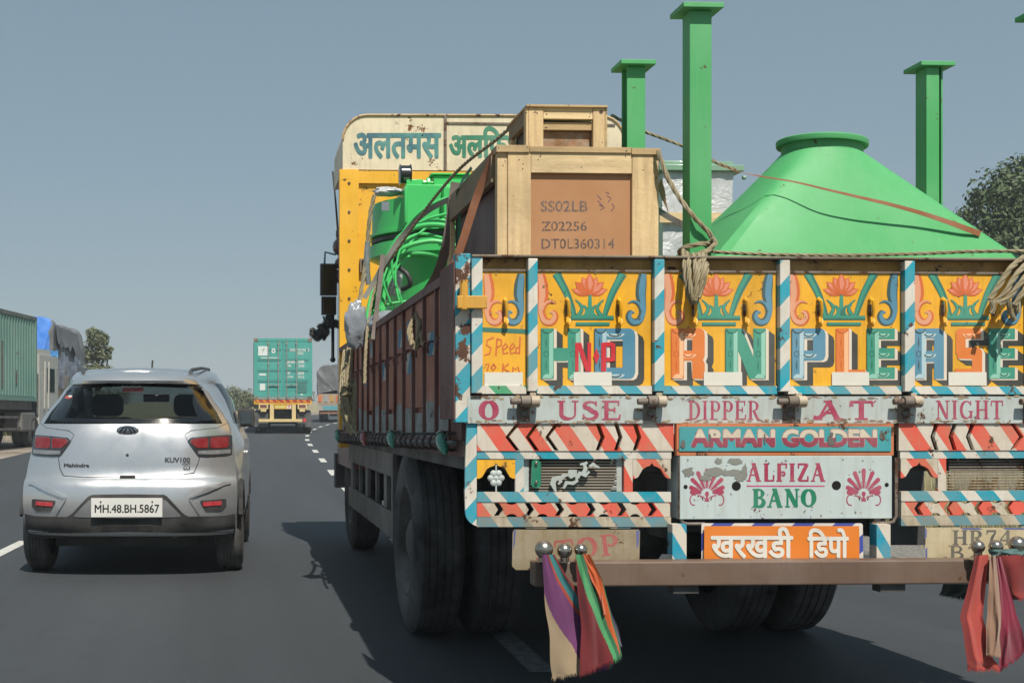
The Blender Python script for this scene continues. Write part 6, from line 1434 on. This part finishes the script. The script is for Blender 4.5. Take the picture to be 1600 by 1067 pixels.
# blue tarpaulin lorry in front of it
BYY = 52.0; bx_ = px_x(84, BYY) - 1.25; bz = gz(BYY)
bt = thing('cargo_lorry', (bx_, BYY, bz-.02), 'parked lorry with a tall load wrapped in blue and grey tarpaulin, beyond the green container', 'lorry', rz=-radians(2.2))
blue = finish(NB('blue_tarpaulin'), '2a86f0', rough=.22, var=.25, vs=1.8, dirt=.12, ds=4, dcol='b8c4d8', bump=.5, bs=7)
bm2 = tarp(1.25, 7.5, 2.0, 4.75, 9, amp=.16)
for i, f in enumerate(bm2.f):
    c = sum((bm2.v[k] for k in f), Vector())/len(f)
    if c.y < .25 and c.x < 1.1: bm2.m[i] = 1
    elif c.z < 3.3-.25*sin(c.y*2.1): bm2.m[i] = 2
bm2.build('tarpaulin', [tarpg, blue, M('clear_wrap','8a92a8',rough=.25,var=.25,vs=3,dirt=.4,ds=3,dcol='3a62b0',bump=.5,bs=8)], bt, sharp=60)
mb = MB(); rows = [[Vector((-1.25+2.7*i/20, -.12-.12*noise.noise((i*.5,j*.4,2)), 3.45-.12*j*(1+.5*sin(i*.6))-.2*noise.noise((i*.4,j*.3,8)))) for i in range(21)] for j in range(9)]
mb.grid(rows, 0, True); mb.build('hanging_sheet', M('bright_blue_sheet','1877b8',rough=.4,var=.2,bump=.4,bs=9), bt)
mb = MB(); rows = [[Vector((1.3+.05*noise.noise((i,j,1))+.10*j/8, .2+5.5*i/20, 4.45-1.1*j/8*(.8+.35*noise.noise((i*.35,3,j*.2))))) for i in range(21)] for j in range(9)]
mb.grid(rows, 0, True); mb.build('grey_sheet', tarpg, bt)
mb = MB(); rows = [[Vector((-.5+.4*i/6, -.165+.01*noise.noise((i,j,0)), 3.7+.6*j/6)) for i in range(7)] for j in range(7)]; mb.grid(rows, 0, True); mb.build('white_patch', wplast, bt)
mb = MB(); mb.box(-1.22,1.22,0,7.5,1.2,1.98,0); mb.build('cargo_box', M('box_tan','9a7a5a',rough=.6,var=.2,dirt=.4), bt); mb = MB(); mb.box(-.5,.5,.2,9.5,.5,1.15,0); mb.box(-1.15,1.15,7.9,9.8,.6,3.0,0); mb.build('chassis', dark, bt)
mb = MB(); mb.box(.7,1.1,-.05,.0,.95,1.15,0); mb.build('tail_lamp', redp, bt)
for yy in (1.2, 2.5, 8.4):
    for s in (-1, 1): wheel(bt, None, s*1.02, yy, .5, .27, s, dual=.3)

# ------------------------------------------------------------------ dusty air
hb = MB(); hb.box(-1600, 1600, -120, 1700, -2.0, 42)
hm = bpy.data.materials.new('dusty_air'); hm.use_nodes = True; ht = hm.node_tree; ht.nodes.clear()
pv = ht.nodes.new('ShaderNodeVolumePrincipled'); pv.inputs['Color'].default_value = (.80, .88, .95, 1); pv.inputs['Density'].default_value = .0011; pv.inputs['Anisotropy'].default_value = .0
ho = ht.nodes.new('ShaderNodeOutputMaterial'); ht.links.new(pv.outputs[0], ho.inputs['Volume'])
tag(hb.build('haze', hm), kind='stuff')
